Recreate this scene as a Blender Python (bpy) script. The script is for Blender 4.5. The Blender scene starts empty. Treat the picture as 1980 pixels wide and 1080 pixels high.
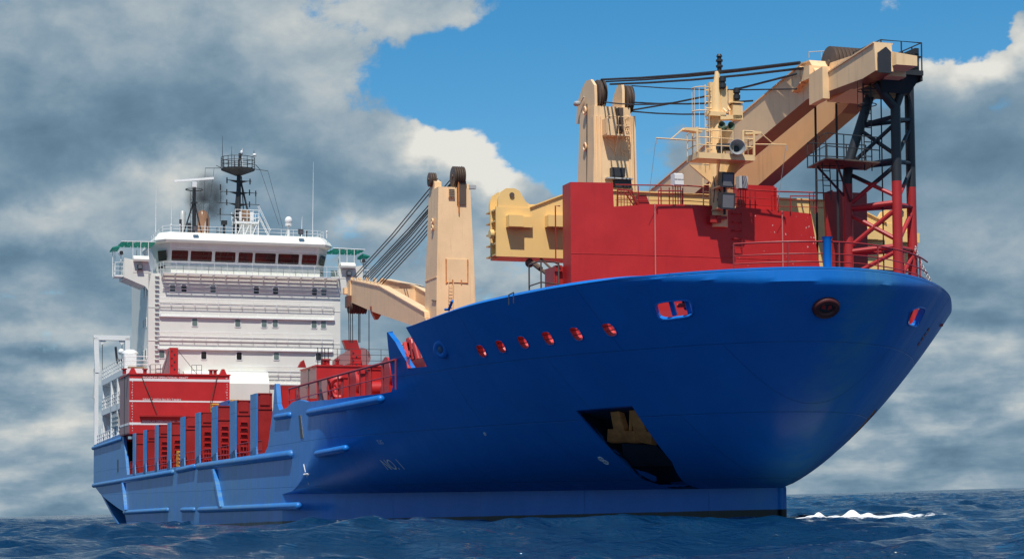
import bpy, bmesh, math, random
import numpy as np
from mathutils import Vector, Matrix
from mathutils.bvhtree import BVHTree
random.seed(7); rng = np.random.default_rng(7)
scene = bpy.context.scene
COL = scene.collection
R_ = math.radians

# ------------------------------------------------------------------ survey camera (ship frame: X forward, Y port, Z up)
F_PX = 3745.0975; YAW = .31814797; PITCH = .05128173; ROLL = .00663747
CP = np.array([66.27676482, -32.56580245, 1.6]); CX, CY = 990., 773.7297
fw = np.array([-math.cos(YAW)*math.cos(PITCH), math.sin(YAW)*math.cos(PITCH), math.sin(PITCH)])
r0 = np.cross(fw, [0, 0, 1]); r0 /= np.linalg.norm(r0); u0 = np.cross(r0, fw)
RT = math.cos(ROLL)*r0 - math.sin(ROLL)*u0; UP = math.sin(ROLL)*r0 + math.cos(ROLL)*u0
def ray(x, y): return fw + RT*(x-CX)/F_PX - UP*(y-CY)/F_PX
def S(x, y, X=None, Y=None, Z=None):
    """ship-frame point seen at photo position x,y on the plane X=.., Y=.. or Z=.."""
    a, v = (0, X) if X is not None else (1, Y) if Y is not None else (2, Z)
    d = ray(x, y); return CP + d*(v-CP[a])/d[a]
# the ship lists and trims a little: sea plane in ship frame -> world frame
H_CAM = 1.2
n_ = np.cross(ray(100, 996), ray(1900, 944)); n_ /= np.linalg.norm(n_); n_ *= np.sign(n_[2])
P0 = CP - H_CAM*n_
RM = Vector(n_).rotation_difference(Vector((0, 0, 1))).to_matrix()
M = Matrix.Translation(Vector((CP[0], CP[1], 0))) @ RM.to_4x4() @ Matrix.Translation(-Vector(P0))
def toworld(p): return M @ Vector(p)
def seaz(x, y): return P0[2] - (n_[0]*(x-P0[0]) + n_[1]*(y-P0[1]))/n_[2]     # sea level in ship frame

# ------------------------------------------------------------------ camera
cam = bpy.data.cameras.new('camera'); camo = bpy.data.objects.new('camera', cam); COL.objects.link(camo)
cam.sensor_fit = 'HORIZONTAL'; cam.sensor_width = 36; cam.lens = F_PX/1980*36
cam.shift_y = (CY-540)/1980; cam.clip_start = .5; cam.clip_end = 80000
mc = Matrix.Identity(4)
for i in range(3):
    mc[i][0] = RT[i]; mc[i][1] = UP[i]; mc[i][2] = -fw[i]; mc[i][3] = CP[i]
camo.matrix_world = M @ mc
scene.camera = camo
CAMW = camo.matrix_world.translation.copy()
# ------------------------------------------------------------------ light and exposure
SUN_EL = 61.; SUN_OFF = 21.          # degrees above the sea, degrees to starboard of the bow
sd = Vector((math.cos(R_(SUN_EL))*math.cos(R_(SUN_OFF)), -math.cos(R_(SUN_EL))*math.sin(R_(SUN_OFF)), math.sin(R_(SUN_EL))))
sun = bpy.data.lights.new('sun', 'SUN'); sun.energy = 4.8; sun.angle = R_(.5); sun.color = (1, .965, .905)
suno = bpy.data.objects.new('sun', sun); COL.objects.link(suno)
suno.rotation_euler = sd.to_track_quat('Z', 'Y').to_euler(); suno.location = (0, 0, 80)
scene.view_settings.view_transform = 'Standard'; scene.view_settings.look = 'None'
scene.view_settings.exposure = 0.0; scene.view_settings.gamma = 1
scene.render.film_transparent = False
# ------------------------------------------------------------------ world: Nishita sky with procedural clouds by compass direction
world = bpy.data.worlds.new('World'); scene.world = world; world.use_nodes = True
nt = world.node_tree; nt.nodes.clear(); L = nt.links.new
def nd(t, **k):
    n = nt.nodes.new(t)
    for a, b in k.items(): setattr(n, a, b)
    return n
def mth(op, a, b=None, c=None, clamp=False):
    n = nd('ShaderNodeMath', operation=op); n.use_clamp = clamp
    for i, v in enumerate((a, b, c)):
        if v is None: continue
        if isinstance(v, (int, float)): n.inputs[i].default_value = v
        else: L(v, n.inputs[i])
    return n.outputs[0]
def sstep(v, a, b, o0=0., o1=1.):
    n = nd('ShaderNodeMapRange', interpolation_type='SMOOTHSTEP'); L(v, n.inputs[0])
    n.inputs[1].default_value = a; n.inputs[2].default_value = b; n.inputs[3].default_value = o0; n.inputs[4].default_value = o1
    return n.outputs[0]
tc = nd('ShaderNodeTexCoord'); sp = nd('ShaderNodeSeparateXYZ'); L(tc.outputs['Generated'], sp.inputs[0])
vx, vy, vz = sp.outputs
az = mth('ARCTAN2', vy, mth('MULTIPLY', vx, -1.)); el = mth('ARCSINE', vz)        # az=0 looks aft along the ship, + to port
def sky_noise(sx, sy, off, scale, detail, rough, dist=0.):
    cb = nd('ShaderNodeCombineXYZ'); L(mth('MULTIPLY', az, sx), cb.inputs[0]); L(mth('MULTIPLY', el, sy), cb.inputs[1]); cb.inputs[2].default_value = off
    n = nd('ShaderNodeTexNoise'); n.inputs['Scale'].default_value = scale; n.inputs['Detail'].default_value = detail
    n.inputs['Roughness'].default_value = rough; n.inputs['Distortion'].default_value = dist; L(cb.outputs[0], n.inputs['Vector'])
    return n.outputs['Fac']
def px_dir(x, y):
    d = (RM.to_4x4() @ Vector(ray(x, y))).normalized()
    return math.atan2(d.y, -d.x), math.asin(d.z)
def blobs(lst, wa, we):
    tot = None
    for (x, y, rx, ry, w) in lst:
        a0, e0 = px_dir(x, y)
        da = mth('MULTIPLY', mth('SUBTRACT', wa, a0), F_PX/rx); de = mth('MULTIPLY', mth('SUBTRACT', we, e0), F_PX/ry)
        g = mth('MULTIPLY', mth('POWER', 2.718, mth('MULTIPLY', mth('ADD', mth('MULTIPLY', da, da), mth('MULTIPLY', de, de)), -1.)), w)
        tot = g if tot is None else mth('ADD', tot, g)
    return tot
w1 = sky_noise(1, 1.3, 3.1, 16, 5, .55); w2 = sky_noise(1, 1.3, 8.7, 16, 5, .55)
wa = mth('ADD', az, mth('MULTIPLY', mth('SUBTRACT', w1, .5), .075)); we = mth('ADD', el, mth('MULTIPLY', mth('SUBTRACT', w2, .5), .065))
fine = sky_noise(1, 1.5, 1.0, 34, 9, .62, .25)
big = sky_noise(1, 2.2, 5.5, 7, 7, .58, .2)
# where cloud is and is not (cover), then how bright it is
CLEAR = [(1290, 70, 470, 170, -1.45), (980, 150, 170, 110, -1.1), (830, 205, 70, 40, -.8), (1040, 60, 100, 90, -.4), (1120, 330, 150, 70, -.6), (1530, 60, 200, 110, -.9), (1060, 280, 70, 70, -.35), (1730, 110, 110, 60, -.35), (1870, 55, 55, 50, -1.0), (1880, 5, 110, 35, -.8), (1640, 75, 110, 60, -.5),(30, 470, 110, 90, -.15)]
COVER = [(830, 40, 130, 80, .75), (300, 150, 620, 230, .55), (870, 320, 170, 90, .9), (1800, 125, 55, 60, .95), (1865, 160, 60, 40, .8), (1945, 115, 55, 50, 1.0), (1690, 18, 85, 34, 1.1), (1900, 420, 420, 240, .6), (1290, 140, 90, 45, .75), (1330, 270, 130, 60, .6), (1080, 215, 60, 40, .3), (1000, 400, 120, 70, .5), (60, 450, 260, 130, .3), (1600, 330, 160, 120, .45), (330, 360, 160, 80, .5)]
base = mth('ADD', sstep(el, -.02, .5, .62, .42), sstep(el, .0, .12, .45, 0.))
cov = mth('ADD', mth('ADD', blobs(CLEAR+COVER, wa, we), base), mth('ADD', mth('MULTIPLY', mth('SUBTRACT', fine, .5), 1.5), mth('MULTIPLY', mth('SUBTRACT', big, .5), .7)))
mask = sstep(cov, .30, .66)
BRIGHT = [(865, 280, 130, 48, 1.0), (960, 325, 100, 45, .7), (1810, 120, 60, 50, .5), (1935, 105, 60, 45, .6), (1690, 18, 90, 35, .45), (320, 360, 110, 65, .55), (430, 300, 70, 40, .35), (110, 425, 110, 40, .3), (560, 40, 300, 100, .2), (640, 180, 200, 70, .12), (230, 20, 260, 60, .12), (780, 60, 160, 70, .2), (720, 430, 80, 35, .4), (1010, 470, 120, 50, .45), (960, 560, 100, 40, .3),
          (1850, 780, 160, 30, .3), (1780, 680, 200, 30, .2), (60, 640, 140, 25, .2), (90, 740, 120, 30, .28), (120, 820, 140, 30, .22), (60, 900, 160, 40, .18),
          (260, 230, 340, 70, -.2), (90, 330, 170, 60, -.2), (60, 520, 170, 40, -.26), (640, 350, 120, 60, -.2), (1880, 300, 230, 100, -.22), (1830, 560, 260, 40, -.28), (1900, 640, 200, 20, -.14), (1100, 420, 120, 30, -.1), (130, 690, 130, 18, -.2), (1300, 300, 220, 120, .05), (760, 480, 130, 60, -.1), (1560, 380, 120, 60, -.1)]
shn = sky_noise(1, 1.35, 13.0, 15, 6, .52, .2)
low = mth('MULTIPLY', mth('MULTIPLY', mth('SUBTRACT', sky_noise(1, 3.6, 21.0, 17, 6, .55, .15), .5), 1.5), sstep(el, .16, .02))
bri = mth('ADD', low, mth('ADD', mth('ADD', blobs(BRIGHT, wa, we), .37), mth('ADD', mth('MULTIPLY', mth('SUBTRACT', shn, .5), .95), mth('MULTIPLY', mth('SUBTRACT', fine, .5), .45))))
cr = nd('ShaderNodeValToRGB'); L(bri, cr.inputs[0]); e = cr.color_ramp.elements
e[0].position = .0; e[0].color = (.105, .185, .262, 1); e[1].position = 1.; e[1].color = (.78, .77, .72, 1)
for p_, c_ in ((.22, (.155, .255, .345, 1)), (.42, (.245, .345, .43, 1)), (.65, (.42, .49, .53, 1)), (.85, (.63, .645, .62, 1))):
    q_ = e.new(p_); q_.color = c_
sky = nd('ShaderNodeTexSky', sky_type='NISHITA', sun_disc=False)
sky.sun_elevation = R_(SUN_EL); sky.sun_rotation = math.atan2(sd.x, sd.y); sky.ozone_density = 3.2; sky.dust_density = .4; sky.air_density = 1.0
hs = nd('ShaderNodeHueSaturation'); hs.inputs['Saturation'].default_value = 1.42; hs.inputs['Hue'].default_value = .492; L(sky.outputs[0], hs.inputs['Color'])
bg1 = nd('ShaderNodeBackground'); L(hs.outputs[0], bg1.inputs[0]); bg1.inputs[1].default_value = .116
bg2 = nd('ShaderNodeBackground'); L(cr.outputs[0], bg2.inputs[0]); bg2.inputs[1].default_value = 1.0
mx = nd('ShaderNodeMixShader'); L(mask, mx.inputs[0]); L(bg1.outputs[0], mx.inputs[1]); L(bg2.outputs[0], mx.inputs[2])
out = nd('ShaderNodeOutputWorld'); L(mx.outputs[0], out.inputs[0])

# ================================================================== helpers
class MB:
    """collects shapes and links them as one mesh object"""
    def __init__(s): s.v = []; s.f = []; s.m = []; s.cur = 0
    def mat(s, i): s.cur = i; return s
    def add(s, vs, fs):
        o = len(s.v); s.v += [tuple(map(float, p)) for p in vs]; s.f += [tuple(i+o for i in f) for f in fs]; s.m += [s.cur]*len(fs); return s
    def box(s, x0, x1, y0, y1, z0, z1):
        vs = [(x, y, z) for z in (z0, z1) for (x, y) in ((x0, y0), (x1, y0), (x1, y1), (x0, y1))]
        return s.add(vs, [(3, 2, 1, 0), (4, 5, 6, 7), (0, 1, 5, 4), (1, 2, 6, 5), (2, 3, 7, 6), (3, 0, 4, 7)])
    def cbox(s, c, d): return s.box(c[0]-d[0]/2, c[0]+d[0]/2, c[1]-d[1]/2, c[1]+d[1]/2, c[2]-d[2]/2, c[2]+d[2]/2)
    def hexa(s, lo, hi):
        vs = list(lo)+list(hi); return s.add(vs, [(3, 2, 1, 0), (4, 5, 6, 7), (0, 1, 5, 4), (1, 2, 6, 5), (2, 3, 7, 6), (3, 0, 4, 7)])
    def prism(s, pts, vec):
        n = len(pts); vec = np.array(vec, float); pts = [np.array(p, float) for p in pts]
        vs = pts+[p+vec for p in pts]
        return s.add(vs, [tuple(range(n))[::-1], tuple(range(n, 2*n))]+[(i, (i+1) % n, n+(i+1) % n, n+i) for i in range(n)])
    def xz(s, pts, y0, y1): return s.prism([(x, y0, z) for x, z in pts], (0, y1-y0, 0))
    def yz(s, pts, x0, x1): return s.prism([(x0, y, z) for y, z in pts], (x1-x0, 0, 0))
    def tube(s, path, r, n=6, cap=True):
        P = [np.array(p, float) for p in path]; m = len(P); rr = r if hasattr(r, '__len__') else [r]*m
        t0 = P[1]-P[0]; t0 = t0/np.linalg.norm(t0)
        a = np.cross(t0, [0, 0, 1.]) if abs(t0[2]) < .9 else np.cross(t0, [1., 0, 0]); a /= np.linalg.norm(a)
        vs = []
        for i in range(m):
            t = (P[min(i+1, m-1)]-P[max(i-1, 0)]); t = t/(np.linalg.norm(t)+1e-12)
            a = a-t*(a@t); a /= np.linalg.norm(a); b = np.cross(t, a)
            vs += [P[i]+rr[i]*(math.cos(2*math.pi*k/n)*a+math.sin(2*math.pi*k/n)*b) for k in range(n)]
        fs = [(i*n+k, i*n+(k+1) % n, (i+1)*n+(k+1) % n, (i+1)*n+k) for i in range(m-1) for k in range(n)]
        if cap: fs += [tuple(range(n))[::-1], tuple((m-1)*n+k for k in range(n))]
        return s.add(vs, fs)
    def rod(s, a, b, r, n=6): return s.tube([a, b], r, n)
    def capsule(s, a, b, r, n=12):
        a = np.array(a, float); b = np.array(b, float); t = (b-a)/np.linalg.norm(b-a)
        ps = [a-t*r*.0+t*r*(1-math.cos(q)) for q in np.linspace(0, math.pi/2, 5)]; rs = [max(.01, r*math.sin(q)) for q in np.linspace(0, math.pi/2, 5)]
        ps += [b-t*r*(1-math.cos(q)) for q in np.linspace(math.pi/2, 0, 5)]; rs += [max(.01, r*math.sin(q)) for q in np.linspace(math.pi/2, 0, 5)]
        return s.tube(ps, rs, n)
    def sphere(s, c, r, n=14, m=8, sc=(1, 1, 1)):
        vs = []; 
        for i in range(m+1):
            ph = math.pi*i/m
            vs += [(c[0]+sc[0]*r*math.sin(ph)*math.cos(2*math.pi*k/n), c[1]+sc[1]*r*math.sin(ph)*math.sin(2*math.pi*k/n), c[2]+sc[2]*r*math.cos(ph)) for k in range(n)]
        return s.add(vs, [(i*n+k, (i+1)*n+k, (i+1)*n+(k+1) % n, i*n+(k+1) % n) for i in range(m) for k in range(n)])
    def torus(s, c, axis, R, r, n=24, m=8, sx=1.):
        ax = np.array(axis, float); ax /= np.linalg.norm(ax); a = np.cross(ax, [0, 0, 1.]); 
        if np.linalg.norm(a) < .1: a = np.cross(ax, [1., 0, 0])
        a /= np.linalg.norm(a); b = np.cross(a, ax); vs = []
        for i in range(n):
            q = 2*math.pi*i/n; d = math.cos(q)*a*sx+math.sin(q)*b; 
            vs += [np.array(c)+d*R+r*(math.cos(2*math.pi*k/m)*d/np.linalg.norm(d)+math.sin(2*math.pi*k/m)*ax) for k in range(m)]
        return s.add(vs, [(i*m+k, ((i+1) % n)*m+k, ((i+1) % n)*m+(k+1) % m, i*m+(k+1) % m) for i in range(n) for k in range(m)])
    def rail(s, path, h=1.05, n=3, step=1.5, r=.025, rp=None):
        P = [np.array(p, float) for p in path]; rp = rp or r*1.15
        for k in range(n): s.tube([p+[0, 0, h*(k+1)/n] for p in P], r, 5)
        for i in range(len(P)-1):
            d = np.linalg.norm(P[i+1]-P[i]); q = max(1, int(round(d/step)))
            for j in range(q+(i == len(P)-2)):
                p = P[i]+(P[i+1]-P[i])*j/q; s.rod(p, p+[0, 0, h], rp, 5)
        return s
    def ladder(s, a, b, w, n, r=.03):
        a = np.array(a, float); b = np.array(b, float); w = np.array(w, float)
        s.rod(a-w/2, b-w/2, r, 5); s.rod(a+w/2, b+w/2, r, 5)
        for i in range(1, n): p = a+(b-a)*i/n; s.rod(p-w/2, p+w/2, r*.8, 5)
        return s
    def build(s, name, mats, parent=None, smooth=None, label=None):
        me = bpy.data.meshes.new(name); me.from_pydata(s.v, [], s.f)
        for mm in (mats if isinstance(mats, (list, tuple)) else [mats]): me.materials.append(mm)
        me.polygons.foreach_set('material_index', s.m); me.update()
        bm = bmesh.new(); bm.from_mesh(me); bmesh.ops.recalc_face_normals(bm, faces=bm.faces); bm.to_mesh(me); bm.free()
        me.shade_smooth(); me.set_sharp_from_angle(angle=R_(38 if smooth is None else smooth))
        o = bpy.data.objects.new(name, me); COL.objects.link(o)
        if parent is not None: o.parent = parent
        if label: o['label'] = label
        return o
def mesh_obj(name, me, mats, parent=None, smooth=38):
    for mm in (mats if isinstance(mats, (list, tuple)) else [mats]): me.materials.append(mm)
    me.shade_smooth(); me.set_sharp_from_angle(angle=R_(smooth))
    o = bpy.data.objects.new(name, me); COL.objects.link(o)
    if parent is not None: o.parent = parent
    return o
def thing(name, label, cat, base=(0, 0, 0), group=None):
    """an Empty at the thing's base; child meshes keep ship-frame coordinates through KEEP"""
    o = bpy.data.objects.new(name, None); COL.objects.link(o); o.empty_display_size = .5
    o.matrix_world = M @ Matrix.Translation(Vector(base)); o['label'] = label; o['category'] = cat
    if group: o['group'] = group
    o['kind'] = 'thing'
    o['_b'] = list(map(float, base)); return o
def seat(root):
    """shift child meshes from ship frame into the root's own frame"""
    b = Vector(root['_b']); del root['_b']
    for c in [q for q in bpy.data.objects if q.parent == root]: c.location = c.location - b
def copypart(o, parent, off):
    c = o.copy(); COL.objects.link(c); c.parent = parent; c.location = o.location + Vector(off)
    for ch in [q for q in bpy.data.objects if q.parent == o]:
        d = ch.copy(); COL.objects.link(d); d.parent = c
    return c

# ------------------------------------------------------------------ materials
MATS = {}
def paint(name, col, rough=.45, var=.12, streak=0., scol=None, spec=.5, bump=0., scale=.6, fine_=6.):
    m = bpy.data.materials.new(name); m.use_nodes = True; t = m.node_tree; t.nodes.clear(); l = t.links.new
    N = lambda k: t.nodes.new(k)
    o = N('ShaderNodeOutputMaterial'); b = N('ShaderNodeBsdfPrincipled'); l(b.outputs[0], o.inputs[0])
    b.inputs['Roughness'].default_value = rough; b.inputs['Specular IOR Level'].default_value = spec
    tcn = N('ShaderNodeTexCoord'); n1 = N('ShaderNodeTexNoise'); n1.inputs['Scale'].default_value = scale; n1.inputs['Detail'].default_value = 8; n1.inputs['Roughness'].default_value = .65
    l(tcn.outputs['Object'], n1.inputs['Vector'])
    mr = N('ShaderNodeMapRange'); l(n1.outputs['Fac'], mr.inputs[0]); mr.inputs[1].default_value = .25; mr.inputs[2].default_value = .75; mr.inputs[3].default_value = 1-var; mr.inputs[4].default_value = 1+var
    mu = N('ShaderNodeMix'); mu.data_type = 'RGBA'; mu.blend_type = 'MULTIPLY'; mu.inputs[0].default_value = 1
    mu.inputs[6].default_value = (*col, 1); l(mr.outputs[0], mu.inputs[7]); res = mu.outputs[2]
    if streak:
        mp = N('ShaderNodeMapping'); mp.inputs['Scale'].default_value = (1.6, 1.6, .10); l(tcn.outputs['Object'], mp.inputs[0])
        n2 = N('ShaderNodeTexNoise'); n2.inputs['Scale'].default_value = 2.2; n2.inputs['Detail'].default_value = 7; n2.inputs['Roughness'].default_value = .7; l(mp.outputs[0], n2.inputs['Vector'])
        m2 = N('ShaderNodeMapRange'); l(n2.outputs['Fac'], m2.inputs[0]); m2.inputs[1].default_value = .54; m2.inputs[2].default_value = .8; m2.inputs[4].default_value = streak
        mi = N('ShaderNodeMix'); mi.data_type = 'RGBA'; l(m2.outputs[0], mi.inputs[0]); l(res, mi.inputs[6]); mi.inputs[7].default_value = (*(scol or (.12, .06, .03)), 1); res = mi.outputs[2]
    l(res, b.inputs['Base Color'])
    m3 = N('ShaderNodeMapRange'); l(n1.outputs['Fac'], m3.inputs[0]); m3.inputs[3].default_value = rough-.12; m3.inputs[4].default_value = rough+.12; l(m3.outputs[0], b.inputs['Roughness'])
    if bump:
        n4 = N('ShaderNodeTexNoise'); n4.inputs['Scale'].default_value = fine_; n4.inputs['Detail'].default_value = 3; l(tcn.outputs['Object'], n4.inputs['Vector'])
        bp = N('ShaderNodeBump'); bp.inputs['Strength'].default_value = bump; bp.inputs['Distance'].default_value = .05; l(n4.outputs['Fac'], bp.inputs['Height']); l(bp.outputs[0], b.inputs['Normal'])
    MATS[name] = m; return m
cream = paint('crane_cream_paint', (.86, .585, .325), .42, .09, .5, (.30, .14, .06), bump=.04, fine_=1.5)
beamc = paint('beam_yellow_cream_paint', (.86, .56, .21), .4, .05, .12, (.3, .16, .06), bump=.04, fine_=1.2)
mcream = paint('mast_yellow_cream_paint', (.84, .575, .285), .42, .08, .4, (.3, .16, .06))
lensm = paint('lamp_lens_grey', (.15, .15, .16), .2, .2, spec=.8)
red = paint('red_oxide_paint', (.48, .020, .020), .42, .12, .25, (.22, .012, .016), bump=.05, fine_=1.0)
hred = paint('house_red_paint', (.48, .020, .020), .42, .14, .3, (.24, .014, .016), bump=.09, fine_=.8)
t = hred.node_tree; l = t.links.new; b = [n for n in t.nodes if n.type == 'BSDF_PRINCIPLED'][0]; tcx = [n for n in t.nodes if n.type == 'TEX_COORD'][0]
v_ = t.nodes.new('ShaderNodeTexNoise'); v_.inputs['Scale'].default_value = 5.5; v_.inputs['Detail'].default_value = 3; l(tcx.outputs['Object'], v_.inputs['Vector'])
s_ = t.nodes.new('ShaderNodeSeparateXYZ'); l(tcx.outputs['Object'], s_.inputs[0]); yy = t.nodes.new('ShaderNodeMapRange'); l(s_.outputs[1], yy.inputs[0]); yy.inputs[1].default_value = -6; yy.inputs[2].default_value = 6; yy.inputs[3].default_value = -.06; yy.inputs[4].default_value = .045
a_ = t.nodes.new('ShaderNodeMath'); a_.operation = 'ADD'; l(v_.outputs['Fac'], a_.inputs[0]); l(yy.outputs[0], a_.inputs[1])
c_ = t.nodes.new('ShaderNodeMapRange'); l(a_.outputs[0], c_.inputs[0]); c_.inputs[1].default_value = .725; c_.inputs[2].default_value = .75
src = b.inputs['Base Color'].links[0].from_socket; mm = t.nodes.new('ShaderNodeMix'); mm.data_type = 'RGBA'; l(c_.outputs[0], mm.inputs[0]); l(src, mm.inputs[6]); mm.inputs[7].default_value = (.62, .42, .40, 1); l(mm.outputs[2], b.inputs['Base Color'])
redd = paint('deck_red_paint', (.33, .02, .018), .4, .22, .35, (.15, .012, .012), bump=.06)
white = paint('white_paint', (.74, .73, .655), .4, .04, .18, (.55, .5, .42), bump=.05, fine_=.9)
whitem = paint('white_fitting_paint', (.78, .78, .76), .4, .05)
black = paint('black_mast_paint', (.022, .024, .026), .5, .3, .2, (.07, .06, .05))
dark = paint('dark_steel', (.03, .03, .034), .45, .25)
rope = paint('black_wire_rope', (.028, .027, .027), .6, .2)
steel = paint('galvanised_steel', (.42, .43, .42), .4, .15)
green = paint('green_awning_cloth', (.05, .36, .29), .6, .12)
t = green.node_tree; b = [n for n in t.nodes if n.type == 'BSDF_PRINCIPLED'][0]; tr = t.nodes.new('ShaderNodeBsdfTranslucent'); tr.inputs[0].default_value = (.12, .44, .37, 1)
ms = t.nodes.new('ShaderNodeMixShader'); ms.inputs[0].default_value = .55; t.links.new(b.outputs[0], ms.inputs[1]); t.links.new(tr.outputs[0], ms.inputs[2]); t.links.new(ms.outputs[0], [n for n in t.nodes if n.type == 'OUTPUT_MATERIAL'][0].inputs[0])
shutm = paint('bright_red_shutter', (.62, .045, .04), .45, .12)
blue = paint('container_blue_paint', (.01, .13, .42), .45, .1)
glassd = paint('dark_window_glass', (.02, .022, .022), .08, .3, spec=.7)
glassg = paint('grey_green_window_glass', (.14, .19, .17), .1, .3, spec=.7)
glassb = paint('bridge_window_glass', (.032, .010, .010), .06, .5, spec=.6, scale=.25)
rust = paint('rusty_anchor_steel', (.60, .22, .055), .75, .45, .4, (.05, .025, .015), bump=.4, fine_=5, scale=2.)
sheavem = paint('greasy_sheave_steel', (.10, .068, .05), .5, .3)
copper = paint('funnel_copper_brown', (.42, .22, .12), .35, .25)
tan = paint('brown_deck_gear', (.24, .14, .08), .6, .3)
yellow = paint('golden_yellow_paint', (.70, .36, .05), .5, .2)
orange = paint('orange_red_primer', (.50, .12, .05), .5, .2)
whitew = paint('white_lettering', (.78, .76, .74), .5, .1)
greyw = paint('pale_grey_side_paint', (.46, .40, .40), .45, .1)
pinkg = paint('pontoon_side_highlight', (.30, .17, .17), .5, .12, .2, (.2, .09, .09))  # pink-grey carries the grazing sun highlight on the red pontoon sides
# hull paint: blue above, dark bottom paint below the waterline stripe, weld seams and pale streaks
hullm = bpy.data.materials.new('blue_hull_paint'); hullm.use_nodes = True
t = hullm.node_tree; t.nodes.clear(); l = t.links.new; N = t.nodes.new
o_ = N('ShaderNodeOutputMaterial'); b_ = N('ShaderNodeBsdfPrincipled'); l(b_.outputs[0], o_.inputs[0])
tcn = N('ShaderNodeTexCoord'); sx_ = N('ShaderNodeSeparateXYZ'); l(tcn.outputs['Object'], sx_.inputs[0])
nA = N('ShaderNodeTexNoise'); nA.inputs['Scale'].default_value = .35; nA.inputs['Detail'].default_value = 9; nA.inputs['Roughness'].default_value = .68; l(tcn.outputs['Object'], nA.inputs['Vector'])
mpA = N('ShaderNodeMapping'); mpA.inputs['Scale'].default_value = (1.4, .4, .11); l(tcn.outputs['Object'], mpA.inputs[0])
nB = N('ShaderNodeTexNoise'); nB.inputs['Scale'].default_value = 1.6; nB.inputs['Detail'].default_value = 8; nB.inputs['Roughness'].default_value = .72; l(mpA.outputs[0], nB.inputs['Vector'])
rA = N('ShaderNodeValToRGB'); l(nA.outputs['Fac'], rA.inputs[0]); rA.color_ramp.elements[0].position = .3; rA.color_ramp.elements[0].color = (.001, .135, .50, 1); rA.color_ramp.elements[1].position = .72; rA.color_ramp.elements[1].color = (.002, .172, .60, 1)
rX = N('ShaderNodeMapRange'); l(sx_.outputs[0], rX.inputs[0]); rX.inputs[1].default_value = -46; rX.inputs[2].default_value = -26; rX.inputs[3].default_value = .8; rX.inputs[4].default_value = .05
rB0 = N('ShaderNodeMapRange'); l(nB.outputs['Fac'], rB0.inputs[0]); rB0.inputs[1].default_value = .34; rB0.inputs[2].default_value = .64
rB = N('ShaderNodeMath'); rB.operation = 'MULTIPLY'; l(rB0.outputs[0], rB.inputs[0]); l(rX.outputs[0], rB.inputs[1])
mB = N('ShaderNodeMix'); mB.data_type = 'RGBA'; l(rB.outputs[0], mB.inputs[0]); l(rA.outputs[0], mB.inputs[6]); mB.inputs[7].default_value = (.125, .265, .345, 1)  # aft streaks: weathering plus grazing sun and sky reflection put into the colour
# pale streak down the stem: scuff wear, with the reflected sheen painted in
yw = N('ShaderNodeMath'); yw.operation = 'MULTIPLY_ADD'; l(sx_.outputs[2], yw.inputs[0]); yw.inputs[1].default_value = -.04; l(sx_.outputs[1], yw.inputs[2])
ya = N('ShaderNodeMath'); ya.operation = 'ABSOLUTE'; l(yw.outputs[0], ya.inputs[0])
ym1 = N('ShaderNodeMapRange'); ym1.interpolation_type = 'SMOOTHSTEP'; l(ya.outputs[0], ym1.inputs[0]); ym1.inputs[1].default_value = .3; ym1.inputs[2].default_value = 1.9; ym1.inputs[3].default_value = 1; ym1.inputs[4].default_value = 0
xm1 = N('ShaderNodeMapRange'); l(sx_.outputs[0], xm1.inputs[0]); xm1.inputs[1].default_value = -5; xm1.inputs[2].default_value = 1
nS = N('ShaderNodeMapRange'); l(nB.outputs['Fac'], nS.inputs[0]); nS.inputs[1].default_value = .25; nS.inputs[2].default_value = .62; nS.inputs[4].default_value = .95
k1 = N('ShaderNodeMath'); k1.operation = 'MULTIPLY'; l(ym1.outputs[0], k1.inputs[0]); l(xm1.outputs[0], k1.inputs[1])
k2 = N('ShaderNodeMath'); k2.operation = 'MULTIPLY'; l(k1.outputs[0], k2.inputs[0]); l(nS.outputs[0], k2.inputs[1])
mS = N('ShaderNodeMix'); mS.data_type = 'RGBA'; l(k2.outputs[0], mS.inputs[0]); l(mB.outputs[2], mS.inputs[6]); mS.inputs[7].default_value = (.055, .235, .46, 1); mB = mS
# boot topping
ad = N('ShaderNodeMath'); ad.operation = 'MULTIPLY_ADD'; l(nA.outputs['Fac'], ad.inputs[0]); ad.inputs[1].default_value = .06; tl = N('ShaderNodeMath'); tl.operation = 'MULTIPLY_ADD'; l(sx_.outputs[0], tl.inputs[0]); tl.inputs[1].default_value = -.017; l(sx_.outputs[2], tl.inputs[2]); l(tl.outputs[0], ad.inputs[2])
lt = N('ShaderNodeMapRange'); l(ad.outputs[0], lt.inputs[0]); lt.inputs[1].default_value = 1.20; lt.inputs[2].default_value = 1.24
mC = N('ShaderNodeMix'); mC.data_type = 'RGBA'; l(lt.outputs[0], mC.inputs[0]); mC.inputs[6].default_value = (.010, .014, .012, 1); l(mB.outputs[2], mC.inputs[7])
HULLBC = mC
rR = N('ShaderNodeMapRange'); l(nB.outputs['Fac'], rR.inputs[0]); rR.inputs[1].default_value = .3; rR.inputs[2].default_value = .8; rR.inputs[3].default_value = .30; rR.inputs[4].default_value = .5; b_.inputs['Specular IOR Level'].default_value = .38; l(rR.outputs[0], b_.inputs['Roughness'])
cbx = N('ShaderNodeCombineXYZ'); l(sx_.outputs[0], cbx.inputs[0]); l(sx_.outputs[2], cbx.inputs[1])
bk = N('ShaderNodeTexBrick'); l(cbx.outputs[0], bk.inputs['Vector']); bk.inputs['Scale'].default_value = 1.; bk.inputs['Brick Width'].default_value = 7.5; bk.inputs['Row Height'].default_value = 2.35; bk.inputs['Mortar Size'].default_value = .018; bk.inputs['Mortar Smooth'].default_value = .6
bk.inputs['Color1'].default_value = bk.inputs['Color2'].default_value = (1, 1, 1, 1); bk.inputs['Mortar'].default_value = (0, 0, 0, 1)
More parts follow.
